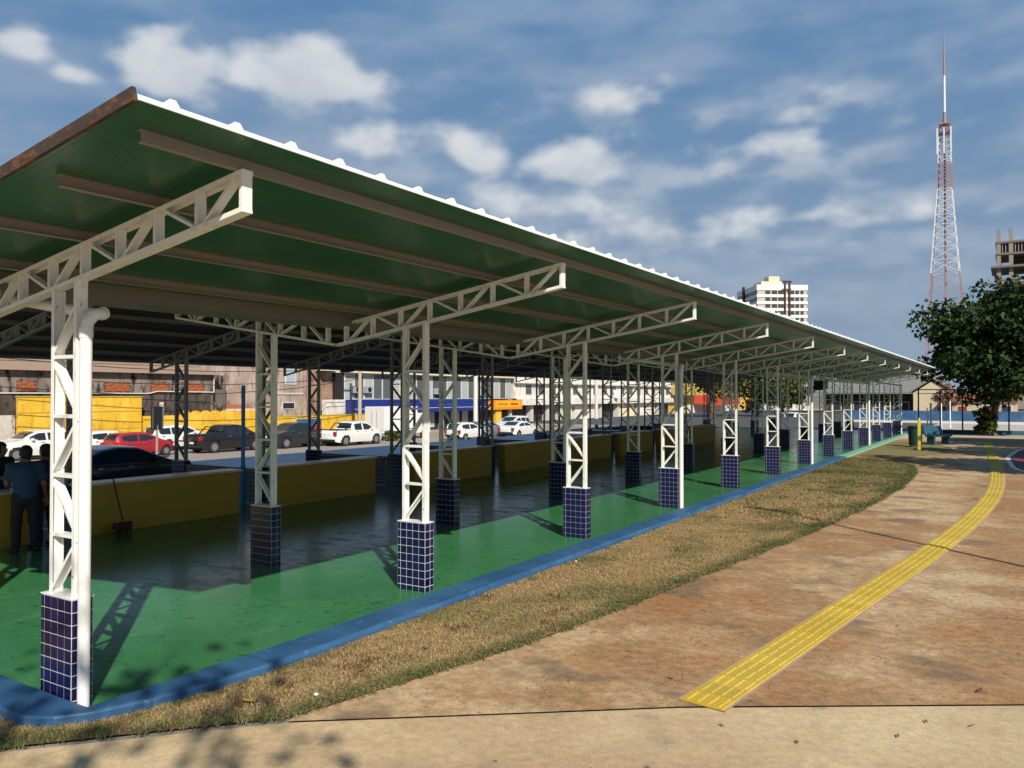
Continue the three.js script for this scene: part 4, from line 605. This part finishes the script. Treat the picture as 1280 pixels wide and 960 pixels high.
// street poles, cables, sign board
function pole(label, x, z, h, r, m) { const t = thing('street_pole', label, 'pole', undefined, [x, STY, z]); mesh('shaft', [rod(P(0, 0, 0), P(0, h, 0), r, r * 0.75, 10)], m, t); mesh('cross_arm', [bar(P(0, h - 0.6, -0.9), P(0, h - 0.6, 0.9), 0.1)], mPl.wood, t); for (const q of [-0.8, -0.3, 0.3, 0.8]) mesh('insulator', [rod(P(0, h - 0.55, q), P(0, h - 0.37, q), 0.04, 0.03)], M.whiteDull, t); return t; }
pole('worn concrete street pole in front of the blue fascia', -46.2, 49.6, 9, 0.17, std([0.42, 0.36, 0.29], 0.95)); pole('pale concrete street pole at the end of the blue fascia', -40.6, 58.4, 9.5, 0.22, M.whiteDull); pole('pale slim street pole before the long white building', -38.6, 78.5, 9.5, 0.2, M.whiteDull);
{ const sag = (a, b, s) => { const m = a.clone().lerp(b, 0.5); m.y -= s; return tube([a, a.clone().lerp(m, 0.5).add(new THREE.Vector3(0, -s * 0.25, 0)), m, b.clone().lerp(m, 0.5).add(new THREE.Vector3(0, -s * 0.25, 0)), b], 0.025, 20, 5); };
  const where = ['topmost', 'second', 'third', 'fourth', 'lowest']; [[6.2, 5.9], [5.3, 5.6], [4.6, 4.9], [3.7, 4.2], [3.0, 3.9]].forEach(([a, b], i) => single('overhead_cable', [sag(P(-47.2, a, 22), P(-46.2, b, 49.6), 0.35 + i * 0.12)], M.black, where[i] + ' of the black overhead cables running past the stained building', 'cable', 'overhead cables'));
  const t = thing('sign_board', 'dark upright sign board on a post beside the red car', 'sign', undefined, [-40.5, STY, 27.2]); mesh('post', [rod(P(0, 0, 0), P(0, 2.0, 0), 0.07)], mPl.wood, t); mesh('panel', [prism(P(0, 1.75, -0.35), P(0, 1.75, 0.35), AX, UP, [[-0.06, 0], [0.06, 0], [0.06, 1.3], [-0.06, 1.3]])], M.black, t); mesh('edge', [box(0.061, 0.075, 1.8, 3.0, 0.27, 0.33), box(0.061, 0.075, 1.8, 3.0, -0.33, -0.27)], std([0.10, 0.10, 0.11], 0.4), t); }
makePerson('person in a red shirt standing by the blue tarpaulin', [-44.6, STY, 43.3], 0.4, [0.42, 0.03, 0.02], [0.03, 0.04, 0.07], [relaxed, relaxed]);

// ---------------------------------------------------------------- trees and plants
function crownGeo(c, rad, n, leaf, seed, clumps, palette, hollow = 0.35) {
  const R = mulberry(seed), pos = new Float32Array(n * 18), col = new Float32Array(n * 18), cs = [];
  for (let i = 0; i < clumps; i++) { let x, y, z, l; do { x = R() * 2 - 1; y = R() * 2 - 1; z = R() * 2 - 1; l = Math.hypot(x, y, z); } while (l > 1 || l < hollow); const k = 0.82 + 0.32 * noise.noise(x * 2.2 + seed, y * 2.2, z * 2.2); cs.push([c[0] + x * rad[0] * k, c[1] + y * rad[1] * k, -c[2] + z * rad[2] * k, (0.14 + 0.11 * R()) * Math.min(...rad), R()]); }
  const a = new THREE.Vector3(), b = new THREE.Vector3(), o = new THREE.Vector3(), v = [0, 1, 2, 3].map(() => new THREE.Vector3());
  for (let i = 0; i < n; i++) {
    const q = cs[(R() * clumps) | 0]; let x, y, z, l; do { x = R() * 2 - 1; y = R() * 2 - 1; z = R() * 2 - 1; l = x * x + y * y + z * z; } while (l > 1); const s = q[3] * 1.7;
    o.set(q[0] + x * s, q[1] + y * s * 0.75, q[2] + z * s); a.set(R() - .5, R() * 0.5 - .35, R() - .5).normalize(); b.set(R() - .5, R() - .5, R() - .5).cross(a).normalize();
    const L = leaf * (0.6 + 0.8 * R()), w = L * 0.42; v[0].copy(o); v[1].copy(o).addScaledVector(a, L * 0.5).addScaledVector(b, w); v[2].copy(o).addScaledVector(a, L); v[2].y -= L * 0.18; v[3].copy(o).addScaledVector(a, L * 0.5).addScaledVector(b, -w);
    [0, 1, 2, 0, 2, 3].forEach((k, t) => v[k].toArray(pos, i * 18 + t * 3)); const p = palette[(R() * palette.length) | 0], f = 0.7 + 0.35 * q[4] + 0.3 * R(); for (let t = 0; t < 6; t++) { col[i * 18 + t * 3] = p[0] * f; col[i * 18 + t * 3 + 1] = p[1] * f; col[i * 18 + t * 3 + 2] = p[2] * f; }
  }
  const g = new THREE.BufferGeometry(); g.setAttribute('position', new THREE.BufferAttribute(pos, 3)); g.setAttribute('color', new THREE.BufferAttribute(col, 3)); g.computeVertexNormals(); return [g, cs];
}
const leafMat = new THREE.MeshPhysicalMaterial({ color: 0xffffff, vertexColors: true, roughness: 0.8, specularIntensity: 0.35, side: THREE.DoubleSide }), bark = std([1, 1, 1], 0.95, { map: tex(128, 256, (u, v) => { const n = fbm(u * 9, v * 3, 1, 4); return lerp3([0.26, 0.205, 0.16], [0.47, 0.40, 0.33], sstep(-.3, .3, n)); }, true, 1, 0.5), bumpMap: roughPatch, bumpScale: 0.03 });
const DARKG = [[0.018, 0.036, 0.009], [0.024, 0.048, 0.011], [0.042, 0.070, 0.015], [0.013, 0.026, 0.008]], OLIVE = [[0.075, 0.085, 0.018], [0.10, 0.10, 0.022], [0.05, 0.065, 0.016], [0.14, 0.10, 0.02]];
function makeTree(name, label, base, trunkH, r, c, rad, n, leaf, seed, pal, clumps = 70, group) {
  const t = thing(name, label, 'tree', group, base), lc = [c[0] - base[0], c[1] - base[1], c[2] - base[2]], [g, cs] = crownGeo(lc, rad, n, leaf, seed, clumps, pal);
  const top = P(lc[0] * 0.5, trunkH, lc[2] * 0.5), R = mulberry(seed + 3), limbs = [tube([P(0, -0.1, 0), P(lc[0] * 0.15, trunkH * 0.5, lc[2] * 0.1), top], r, 12, 9), rod(P(0, -0.1, 0), P(0, 0.5, 0), r * 1.5, r * 0.95, 10)];
  for (let k = 0; k < Math.min(22, clumps); k++) { const q = cs[(k * 3) % clumps], e = new THREE.Vector3(q[0], q[1], q[2]), s = P(lc[0] * 0.3, trunkH * (0.6 + 0.4 * R()), lc[2] * 0.3), m = s.clone().lerp(e, 0.5); m.y += 0.3 * R(); limbs.push(rod(s, m, r * 0.42, r * 0.22, 6), rod(m, e, r * 0.22, r * 0.06, 5)); }
  mesh('trunk', limbs, bark, t); const cr = new THREE.Mesh(g, leafMat); cr.name = 'crown'; cr.castShadow = cr.receiveShadow = true; t.add(cr); return t;
}
makeTree('almond_tree', 'large dark green tree at the fence beyond the path', [-1.25, 0, 57.9], 3.4, 0.2, [-0.2, 5.8, 57.6], [5.0, 4.0, 4.6], 34000, 0.28, 11, DARKG, 130);
{ const t = thing('climbing_shrub', 'leafy shrub growing round the foot of the large tree', 'shrub', undefined, [-1.7, 0, 57.4]), [g] = crownGeo([0, 0.95, 0], [0.75, 0.95, 0.7], 1500, 0.2, 31, 24, [[0.05, 0.075, 0.015], [0.09, 0.09, 0.02], [0.035, 0.055, 0.012]], 0.1), m = new THREE.Mesh(g, leafMat); m.name = 'foliage'; t.add(m); mesh('stem', [rod(P(0, 0, 0), P(0.1, 1.1, 0), 0.03, 0.02)], bark, t); }
makeTree('street_tree', 'street tree with thick forked trunks beyond the yellow counters', [-29.6, STY, 90], 5.0, 0.42, [-29.2, 6.2, 90], [4.0, 4.2, 4], 4200, 0.36, 12, OLIVE, 60, 'street trees');
makeTree('street_tree', 'bushy olive green street tree right of the forked one', [-26.3, STY, 97], 3.0, 0.22, [-26.0, 4.6, 97], [4.2, 4.2, 4], 4600, 0.34, 13, [...DARKG, ...OLIVE], 60, 'street trees');
makeTree('street_tree', 'round street tree before the orange roofed houses', [-29.0, STY, 120], 3, 0.22, [-28.6, 3.6, 120], [4.2, 3.4, 4], 3600, 0.36, 14, [...DARKG, ...OLIVE], 50, 'street trees');
makeTree('street_tree', 'small green tree in front of the grey roofed hall', [-21.2, STY, 128], 2.2, 0.18, [-21, 1.9, 128], [3.2, 2.5, 3], 2600, 0.34, 15, [...DARKG, ...OLIVE], 40, 'street trees');
makeTree('yard_tree', 'dark green tree rising behind the warehouse roof', [-66.5, STY, 52.5], 4, 0.25, [-66.3, 6.0, 53], [4.2, 4.4, 4.5], 4200, 0.38, 16, [...DARKG, [0.06, 0.085, 0.02]], 60);
for (const [x, z, l] of [[-41.9, 42.6, 'small spiky shrub at the tail of the white pickup'], [-42.6, 49.3, 'narrow green shrub behind the white box truck']]) { const t = thing('street_shrub', l, 'shrub', undefined, [x, STY, z]), [g] = crownGeo([0, 0.5, 0], [0.55, 0.55, 0.55], 420, 0.3, 40 + Math.round(z), 10, [[0.09, 0.12, 0.02], [0.06, 0.09, 0.02]], 0), m = new THREE.Mesh(g, leafMat); m.name = 'foliage'; t.add(m); mesh('stem', [rod(P(0, 0, 0), P(0, 0.5, 0), 0.03)], bark, t); }
// trees and lamp outside the frame, whose shade falls on the paving
makeTree('shade_tree', 'tree standing behind the viewer on the near pavement', [5.2, 0, -6.4], 6, 0.14, [4.1, 8.3, -4.6], [2.8, 1.6, 2.1], 420, 0.17, 51, DARKG, 60);
makeTree('shade_tree', 'tree beside the red court nearest the path', [8.8, 0, 27.5], 4.5, 0.2, [7.2, 6.6, 27.2], [3.6, 2.4, 3.4], 5200, 0.34, 52, DARKG, 60);
makeTree('shade_tree', 'tree beside the far corner of the red court', [9.5, 0, 35], 4.5, 0.2, [7.8, 6.8, 35], [3.8, 2.5, 3.6], 5200, 0.34, 53, DARKG, 60);
makeTree('shade_tree', 'tall tree beyond the red court near the fence', [9, 0, 42.5], 4.5, 0.2, [6.9, 6.4, 42.5], [3.6, 2.2, 3.4], 4200, 0.34, 54, DARKG, 50);
{ const t = thing('lamp_post', 'tall slim lamp post beside the path', 'lamp post', undefined, [4.3, 0, 10.4]); mesh('shaft', [rod(P(0, 0, 0), P(0, 7.6, 0), 0.06, 0.04, 10)], mPl.metal, t); mesh('lamp_head', [bar(P(0, 7.6, 0), P(-0.7, 7.75, 0.2), 0.16, 0.07)], mPl.metal, t); }

// ---------------------------------------------------------------- far end of the path
{
  const t = thing('exercise_post', 'yellow upright post of an exercise station beyond the grass', 'post', undefined, [-3.75, 0, 40.9]); mesh('post', [bar(P(0, 0, 0), P(0, 1.35, 0), 0.11), rod(P(0, 1.35, 0), P(0, 1.5, 0), 0.05, 0.01)], std([0.62, 0.52, 0.02], 0.5), t); mesh('foot', [box(-0.25, 0.25, 0.006, 0.03, -0.2, 0.2)], M.black, t);
  const b = thing('litter_bin', 'dark teal litter bin behind the yellow post', 'bin', undefined, [-4.15, 0, 43.4]); mesh('drum', [rod(P(0, 0.08, 0), P(0, 0.95, 0), 0.28, 0.34, 16)], std([0.008, 0.03, 0.038], 0.6), b); mesh('rim', [rod(P(0, 0.95, 0), P(0, 1.02, 0), 0.37, 0.37, 16)], M.black, b); mesh('stand', [bar(P(-0.2, 0, 0), P(-0.2, 0.2, 0), 0.04), bar(P(0.2, 0, 0), P(0.2, 0.2, 0), 0.04)], M.black, b);
  const s = thing('park_seat', 'blue painted seat beside the litter bin', 'seat', undefined, [-3.35, 0, 46.2]); const bl = std([0.015, 0.07, 0.12], 0.6); s.rotation.y = 1.0; mesh('seat', [box(-0.7, 0.7, 0.42, 0.50, -0.25, 0.25)], bl, s); mesh('backrest', [bar(P(0, 0.5, 0.28), P(0, 0.95, 0.40), 1.4, 0.05)], bl, s); for (const x of [-0.55, 0.55]) mesh('leg', [box(x - 0.05, x + 0.05, 0, 0.42, -0.2, 0.22)], bl, s);
  const g2 = sheet(smooth([[-5.7, 36.2], [-3.4, 37.2], [-2.6, 40.5], [-3.0, 45], [-5.7, 47.5]], 24), 0.012); struct('grass_patch', g2, std([0.20, 0.17, 0.06], 1, { bumpMap: roughPatch, bumpScale: 0.03 }));
  for (const [z, l] of [[50.2, 'low concrete step before the fence, nearer one'], [53.2, 'low concrete step before the fence, farther one']]) single('garden_step', [box(-5.0, 30, 0.004, 0.17, z, z + 0.9)], std([0.40, 0.33, 0.25], 0.95), l, 'step');
  const f = thing('court_fence', 'dark wire fence with teal base in front of the far court', 'fence', undefined, [0, 0, 59.6]); mesh('base', [box(-5.6, 30, 0.004, 0.28, -0.1, 0.1)], std([0.03, 0.10, 0.12], 0.7), f); mesh('top_rail', [rod(P(-5.6, 2.9, 0), P(30, 2.9, 0), 0.035), rod(P(-5.6, 2.65, 0), P(30, 2.65, 0), 0.02)], M.black, f);
  for (let x = -5.5; x < 30; x += 1.28) mesh('post', [rod(P(x, 0.28, 0), P(x, 2.95, 0), 0.045)], M.black, f);
  const wires = []; for (let x = -5.5; x < 12; x += 0.2) { wires.push(bar(P(x, 0.3, 0), P(x + 2.4, 2.7, 0), 0.006), bar(P(x, 2.7, 0), P(x + 2.4, 0.3, 0), 0.006)); } const wm = mesh('wire_mesh', wires, mPl.metal, f); wm.userData.kind = 'stuff';
  single('court_wall', [box(-14, 40, 0.004, 1.12, 82, 82.25)], M.bluePaint, 'low blue wall along the far side of the court', 'wall'); single('court_wall_plinth', [box(-14, 40, 0.004, 0.22, 81.6, 81.98)], M.whiteDull, 'white plinth at the foot of the blue court wall', 'plinth');
  [[-6.4, 69, 1.4, .05], [-5.55, 66.5, 1.5, .05], [-4.98, 62.2, 1.75, .07], [-4.75, 68, 1.7, .05], [-4.35, 71, 1.85, .05]].forEach(([x, z, h, r], i) => single('white_court_post', [rod(P(x, 0.004, z), P(x, h + 0.25, z), r, r, 10), rod(P(x, 0.004, z), P(x, 0.1, z), r * 1.8, r * 1.8, 10)], M.white, 'white upright post on the court behind the wire fence', 'post', 'white court posts'));
  // buildings beyond the court
  const gh = thing('grey_roofed_hall', 'hall with a broad grey roof beyond the court', 'building', undefined, [-15.5, STY, 132]); mesh('wall', [box(-8.5, 4, 0, 4.0, -6, 6)], mPl.dark, gh); mesh('roof', [prism(P(-10, 3.9, -7.5), P(5.2, 3.9, -7.5), AZ, UP, [[0, 0], [7.5, 3.4], [15, 0], [15, 0.25], [7.5, 3.65], [0, 0.25]])], std([0.20, 0.195, 0.19], 0.8), gh); for (const x of [-7, -4, -1, 2]) { const w = mesh('window', [box(x - 0.7, x + 0.7, 1.4, 2.8, -6.06, -6.003)], mPl.frame, gh); mesh('pane', [box(x - 0.6, x + 0.6, 1.5, 2.7, -6.07, -6.061)], mPl.shop, w); }
  const bh = thing('beige_house', 'beige gabled house with reddish dry branches in front', 'building', undefined, [-9.2, STY, 122]); mesh('wall', [prism(P(0, 0, -4), P(0, 0, 4), AX, UP, [[-2.3, 0], [2.3, 0], [2.3, 4.0], [0, 5.6], [-2.3, 4.0]])], std([0.60, 0.50, 0.34], 0.9), bh); mesh('roof', [bar(P(-1.35, 5.0, -4.3), P(-1.35, 5.0, 4.3), 3.2, 0.15, P(-0.55, 0.8, 0).normalize()), bar(P(1.35, 5.0, -4.3), P(1.35, 5.0, 4.3), 3.2, 0.15, P(0.55, 0.8, 0).normalize())], std([0.19, 0.155, 0.13], 0.9), bh); mesh('door', [box(0.6, 1.5, 0, 2.2, -4.06, -4.003)], std([0.20, 0.03, 0.025], 0.8), bh);
  const bw = thing('low_beige_house', 'low beige house with a red door right of the gable', 'building', undefined, [-3.2, STY, 118]); mesh('wall', [box(-3.6, 3.4, 0, 3.1, -3, 3)], std([0.50, 0.42, 0.30], 0.9), bw); mesh('roof', [prism(P(-4, 3.1, -3.6), P(3.8, 3.1, -3.6), AZ, UP, [[0, 0], [7.2, 0], [3.6, 1.1]])], mPl.tile[0], bw); mesh('door', [box(-2.9, -2.0, 0, 2.3, -3.06, -3.003)], std([0.22, 0.03, 0.025], 0.8), bw); for (const x of [0.2, 2.2]) { const w = mesh('window', [box(x - 0.6, x + 0.6, 1.3, 2.5, -3.06, -3.003)], mPl.frame, bw); mesh('pane', [box(x - 0.5, x + 0.5, 1.4, 2.4, -3.07, -3.061)], mPl.shop, w); }
  const [bg] = crownGeo([-7.2, 2.4, 112], [2.2, 1.5, 1.2], 1600, 0.22, 61, 26, [[0.26, 0.12, 0.09], [0.34, 0.19, 0.14], [0.18, 0.09, 0.06]], 0), br = thing('dry_bush', 'reddish dry bush before the beige gabled house', 'bush', undefined, [0, 0, 0]), bm = new THREE.Mesh(bg, leafMat); bm.name = 'twigs'; br.add(bm); mesh('stem', [rod(P(-7.2, STY, 112), P(-7.0, 2.2, 112), 0.08, 0.03)], bark, br);
}

// ---------------------------------------------------------------- skyline
{ // apartment tower: floors, balconies, bands
  const t = thing('apartment_tower', 'white apartment tower with dark red frame rising over the shelter roof', 'building', undefined, [-84.5, STY, 312]); t.rotation.y = 0.6; // local x runs along the lit face
  const W = 20, D = 24, white = std([0.74, 0.73, 0.69], 0.8), creamW = std([0.62, 0.54, 0.38], 0.85), gl = std([0.05, 0.06, 0.07], 0.2), mar = std([0.055, 0.018, 0.018], 0.8);
  mesh('core', [box(0.25, W - 0.25, 0, 44.6, 0.25, D - 0.25)], std([0.46, 0.43, 0.36], 0.85), t);
  for (let k = 0; k < 16; k++) { const y = 3 + k * 2.66; mesh('floor_band', [box(0, W, y + 1.55, y + 2.62, 0, D)], white, t); for (const [x0, x1] of [[3.4, 5.3], [5.9, 10.4], [13.3, 16.6], [17.2, 18.4]]) { const w = mesh('window', [box(x0, x1, y + 0.1, y + 1.54, 0.16, 0.245)], gl, t); if (x1 - x0 > 2) mesh('mullion', [box((x0 + x1) / 2 - .1, (x0 + x1) / 2 + .1, y + .1, y + 1.74, 0.1, 0.155)], white, w); } for (const [z0, z1] of [[1, 8], [9.5, 12.6], [16.4, 22.8]]) mesh('window', [box(0.16, 0.245, y + 0.1, y + 1.74, z0, z1)], gl, t); }
  mesh('parapet', [box(-0.05, W + 0.05, 44.65, 46.6, -0.05, D)], white, t); mesh('penthouse', [box(3.5, 12, 46.6, 48.6, 5, 14), box(6.5, 10.8, 48.6, 50.6, 5, 10)], creamW, t);
  mesh('red_frame', [box(10.7, 11.2, 10, 48, -0.6, -0.06), box(12.4, 13.0, 10, 48, -0.6, -0.06), box(9.6, 13.4, 47.3, 48.1, -0.65, -0.61), box(9.6, 13.4, 44.6, 45.0, -0.65, -0.61), box(-0.6, -0.06, 8, 47.6, 13.8, 15.6)], mar, t);
}
{ // red and white lattice mast
  const t = thing('transmission_mast', 'tall red and white lattice transmission mast', 'mast', undefined, [-27, STY, 419]); const red = std([0.36, 0.205, 0.185], 0.7), wh = std([0.66, 0.67, 0.68], 0.7);
  const hw = (y) => y < 99 ? mix(9.4, 2.9, Math.pow(y / 99, 1.12)) : mix(2.9, 2.2, (y - 99) / 30);
  const lev = [0, 13, 25, 36, 45, 53, 60, 66, 72, 77.5, 82.5, 87, 91, 95, 99, 102, 105, 108, 111, 114, 117, 120, 123, 126, 129];
  for (let k = 0; k + 1 < lev.length; k++) {
    const y0 = lev[k], y1 = lev[k + 1], a = hw(y0), b = hw(y1), m = y0 < 60 ? red : y0 < 99 ? wh : (y0 < 111 || y0 > 120 ? red : wh), th = y0 < 60 ? 0.3 : 0.34, c = [[-1, -1], [1, -1], [1, 1], [-1, 1]], legs = [], br = [];
    for (let i = 0; i < 4; i++) { const [x, z] = c[i], [x2, z2] = c[(i + 1) % 4]; legs.push(bar(P(x * a, y0, z * a), P(x * b, y1, z * b), th)); br.push(bar(P(x * a, y0, z * a), P(x2 * b, y1, z2 * b), th * 0.5), bar(P(x2 * a, y0, z2 * a), P(x * b, y1, z * b), th * 0.5), bar(P(x * b, y1, z * b), P(x2 * b, y1, z2 * b), th * 0.5)); }
    const s = mesh('section', legs, m, t); mesh('bracing', br, m, s);
  }
  mesh('ladder', [bar(P(0, 0, 0), P(0, 129, 0), 0.8)], red, t);
  mesh('platform', [box(-2.5, 2.5, 129, 129.4, -2.5, 2.5), box(-2.4, 2.4, 125, 125.2, -2.4, 2.4)], red, t); mesh('antenna_panel', [-2.8, 0, 2.8].map((x) => box(x - 0.3, x + 0.3, 115, 127, -3.6, -3.2)), wh, t);
  [[129, 135, 0.75, red], [135, 152, 0.6, wh], [152, 164, 0.4, red], [164, 171, 0.22, red]].forEach(([a, b, r, m]) => mesh('mast_tube', [rod(P(0, a, 0), P(0, b, 0), r, r * 0.85, 8)], m, t));
  mesh('dipole', [140, 147, 154, 160].map((y) => bar(P(-2.2, y, 0), P(0, y, 0), 0.2)), red, t);
}
{ // unfinished concrete tower
  const t = thing('unfinished_tower', 'unfinished grey concrete tower with open upper floors', 'building', undefined, [-4.2, STY, 258]); const c = std([0.27, 0.235, 0.20], 0.95), c2 = std([0.17, 0.15, 0.135], 0.95);
  mesh('lower_walls', [box(0, 22, 0, 35.4, 0, 16)], c, t); for (const [y, xs] of [[33.0, [0.9, 5.2, 10.5, 15]], [30.0, [0.9, 5.4, 10.5, 15]], [27, [5.6, 10.5, 15]]]) for (const x of xs) mesh('window', [box(x, x + 1.3, y, y + 0.95, -0.03, -0.004)], mPl.shop, t);
  mesh('floor_line', [box(-0.1, 22, 31.8, 32.0, -0.12, -0.004), box(-0.1, 22, 35.41, 35.7, -0.15, 16)], c2, t);
  for (const y of [38.8, 42.4, 45.6]) mesh('slab', [box(y < 40 ? -1.4 : -0.3, 22, y, y + 0.55, y < 40 ? -1.2 : -0.2, 16)], c2, t);
  for (const x of [0, 2.9, 7.6, 12, 17, 21]) for (const z of [0, 14]) mesh('pillar', [box(x, x + 1.0, 35.71, 48.2, z, z + 0.9)], c, t);
  mesh('upper_wall', [box(1.0, 20, 42.96, 45.59, 4, 4.3), box(3.9, 12, 39.36, 42.39, 9, 9.3)], c2, t); mesh('formwork', Array.from({ length: 14 }, (_, k) => rod(P(1.4 + k * 0.75, 42.97, 0.4), P(1.4 + k * 0.75, 45.59, 0.4), 0.06)), mPl.conc, t); mesh('rebar', Array.from({ length: 12 }, (_, k) => rod(P((k % 4) * 0.25 + [0, 2.9, 12][k >> 2], 48.2, 0.4), P((k % 4) * 0.25 + [0, 2.9, 12][k >> 2], 49.8, 0.4), 0.05)), c2, t);
}
// ---------------------------------------------------------------- litter on the ground
{
  const br = [[0.15, 0.075, 0.035], [0.22, 0.12, 0.05], [0.11, 0.06, 0.035]].map((c) => std(c, 0.9, { side: THREE.DoubleSide })), ye = std([0.46, 0.36, 0.03], 0.7, { side: THREE.DoubleSide });
  const leaf = (s) => { const sh = new THREE.Shape(); sh.moveTo(-s, 0); sh.quadraticCurveTo(-s * 0.2, s * 0.55, s, 0); sh.quadraticCurveTo(-s * 0.2, -s * 0.5, -s, 0); const g = new THREE.ShapeGeometry(sh, 8), p = g.attributes.position; for (let i = 0; i < p.count; i++) p.setZ(i, 0.35 * Math.abs(p.getY(i)) + 0.18 * p.getX(i) * p.getX(i) / s); g.computeVertexNormals(); g.rotateX(-Math.PI / 2); return fin(g); };
  const L = [leaf(0.07), leaf(0.05), leaf(0.035)];
  const put = (x, z, y, k, m, label) => { const o = single('fallen_leaf', L[k], m, label, 'leaf', 'fallen leaves'); o.position.copy(P(x, y, z)); o.rotation.y = rnd() * 6.28; };
  put(-0.28, 7.85, 0.012, 0, br[0], 'large curled brown leaf on the path by the joint'); put(-5.25, 4.35, 0.05, 0, ye, 'yellow leaf lying by the blue kerb near the corner pier');
  for (const [x, z] of [[-1.35, 6.0], [-0.6, 6.9], [-0.75, 6.5], [-0.3, 7.0], [-2.6, 6.75], [-1.1, 9.6], [-3.1, 9.1], [-0.5, 11.5], [-2.0, 13.5], [-1.9, 6.0]]) put(x, z, 0.012, 2, br[(x * 10 | 0) & 1 ? 1 : 2], z < 6.2 ? 'small brown leaf lying on the pale near pavement' : z < 7.2 ? 'small brown leaf lying close to the pavement joint' : 'small brown leaf fallen farther along the brown path');
  for (const [x, z] of [[-5.0, 5.4], [-4.9, 6.2], [-4.7, 8.4], [-4.4, 9.8], [-5.2, 7.6], [-4.2, 13], [-4.6, 16], [-5.1, 11]]) put(x, z, 0.04, 1, br[1], 'brown leaf lying in the dry grass');
  for (const [x, z] of [[-7.0, 3.0], [-7.2, 2.95], [-6.85, 2.9], [-7.35, 3.0], [-7.5, 2.9], [-6.7, 2.98]]) put(x, z, 0.05, 0, br[0], 'brown leaf in the litter at the outer kerb foot');
  const pap = std([0.72, 0.72, 0.70], 0.9); for (const [x, z] of [[-5.55, 10.6], [-3.6, 20], [-4.2, 21.5], [-3.4, 24], [-4.0, 26], [-4.9, 4.75]]) { const g = new THREE.IcosahedronGeometry(0.022, 1), p = g.attributes.position; for (let i = 0; i < p.count; i++) p.setXYZ(i, p.getX(i) * (1 + 0.5 * noise.noise(i, x, z)), p.getY(i) * 0.6, p.getZ(i) * (1 + 0.5 * noise.noise(i, z, x))); const o = single('paper_scrap', fin(g), pap, 'crumpled white paper scrap lying in the grass', 'litter', 'paper scraps'); o.position.copy(P(x, 0.045, z)); }
}

renderer.render(scene, camera);
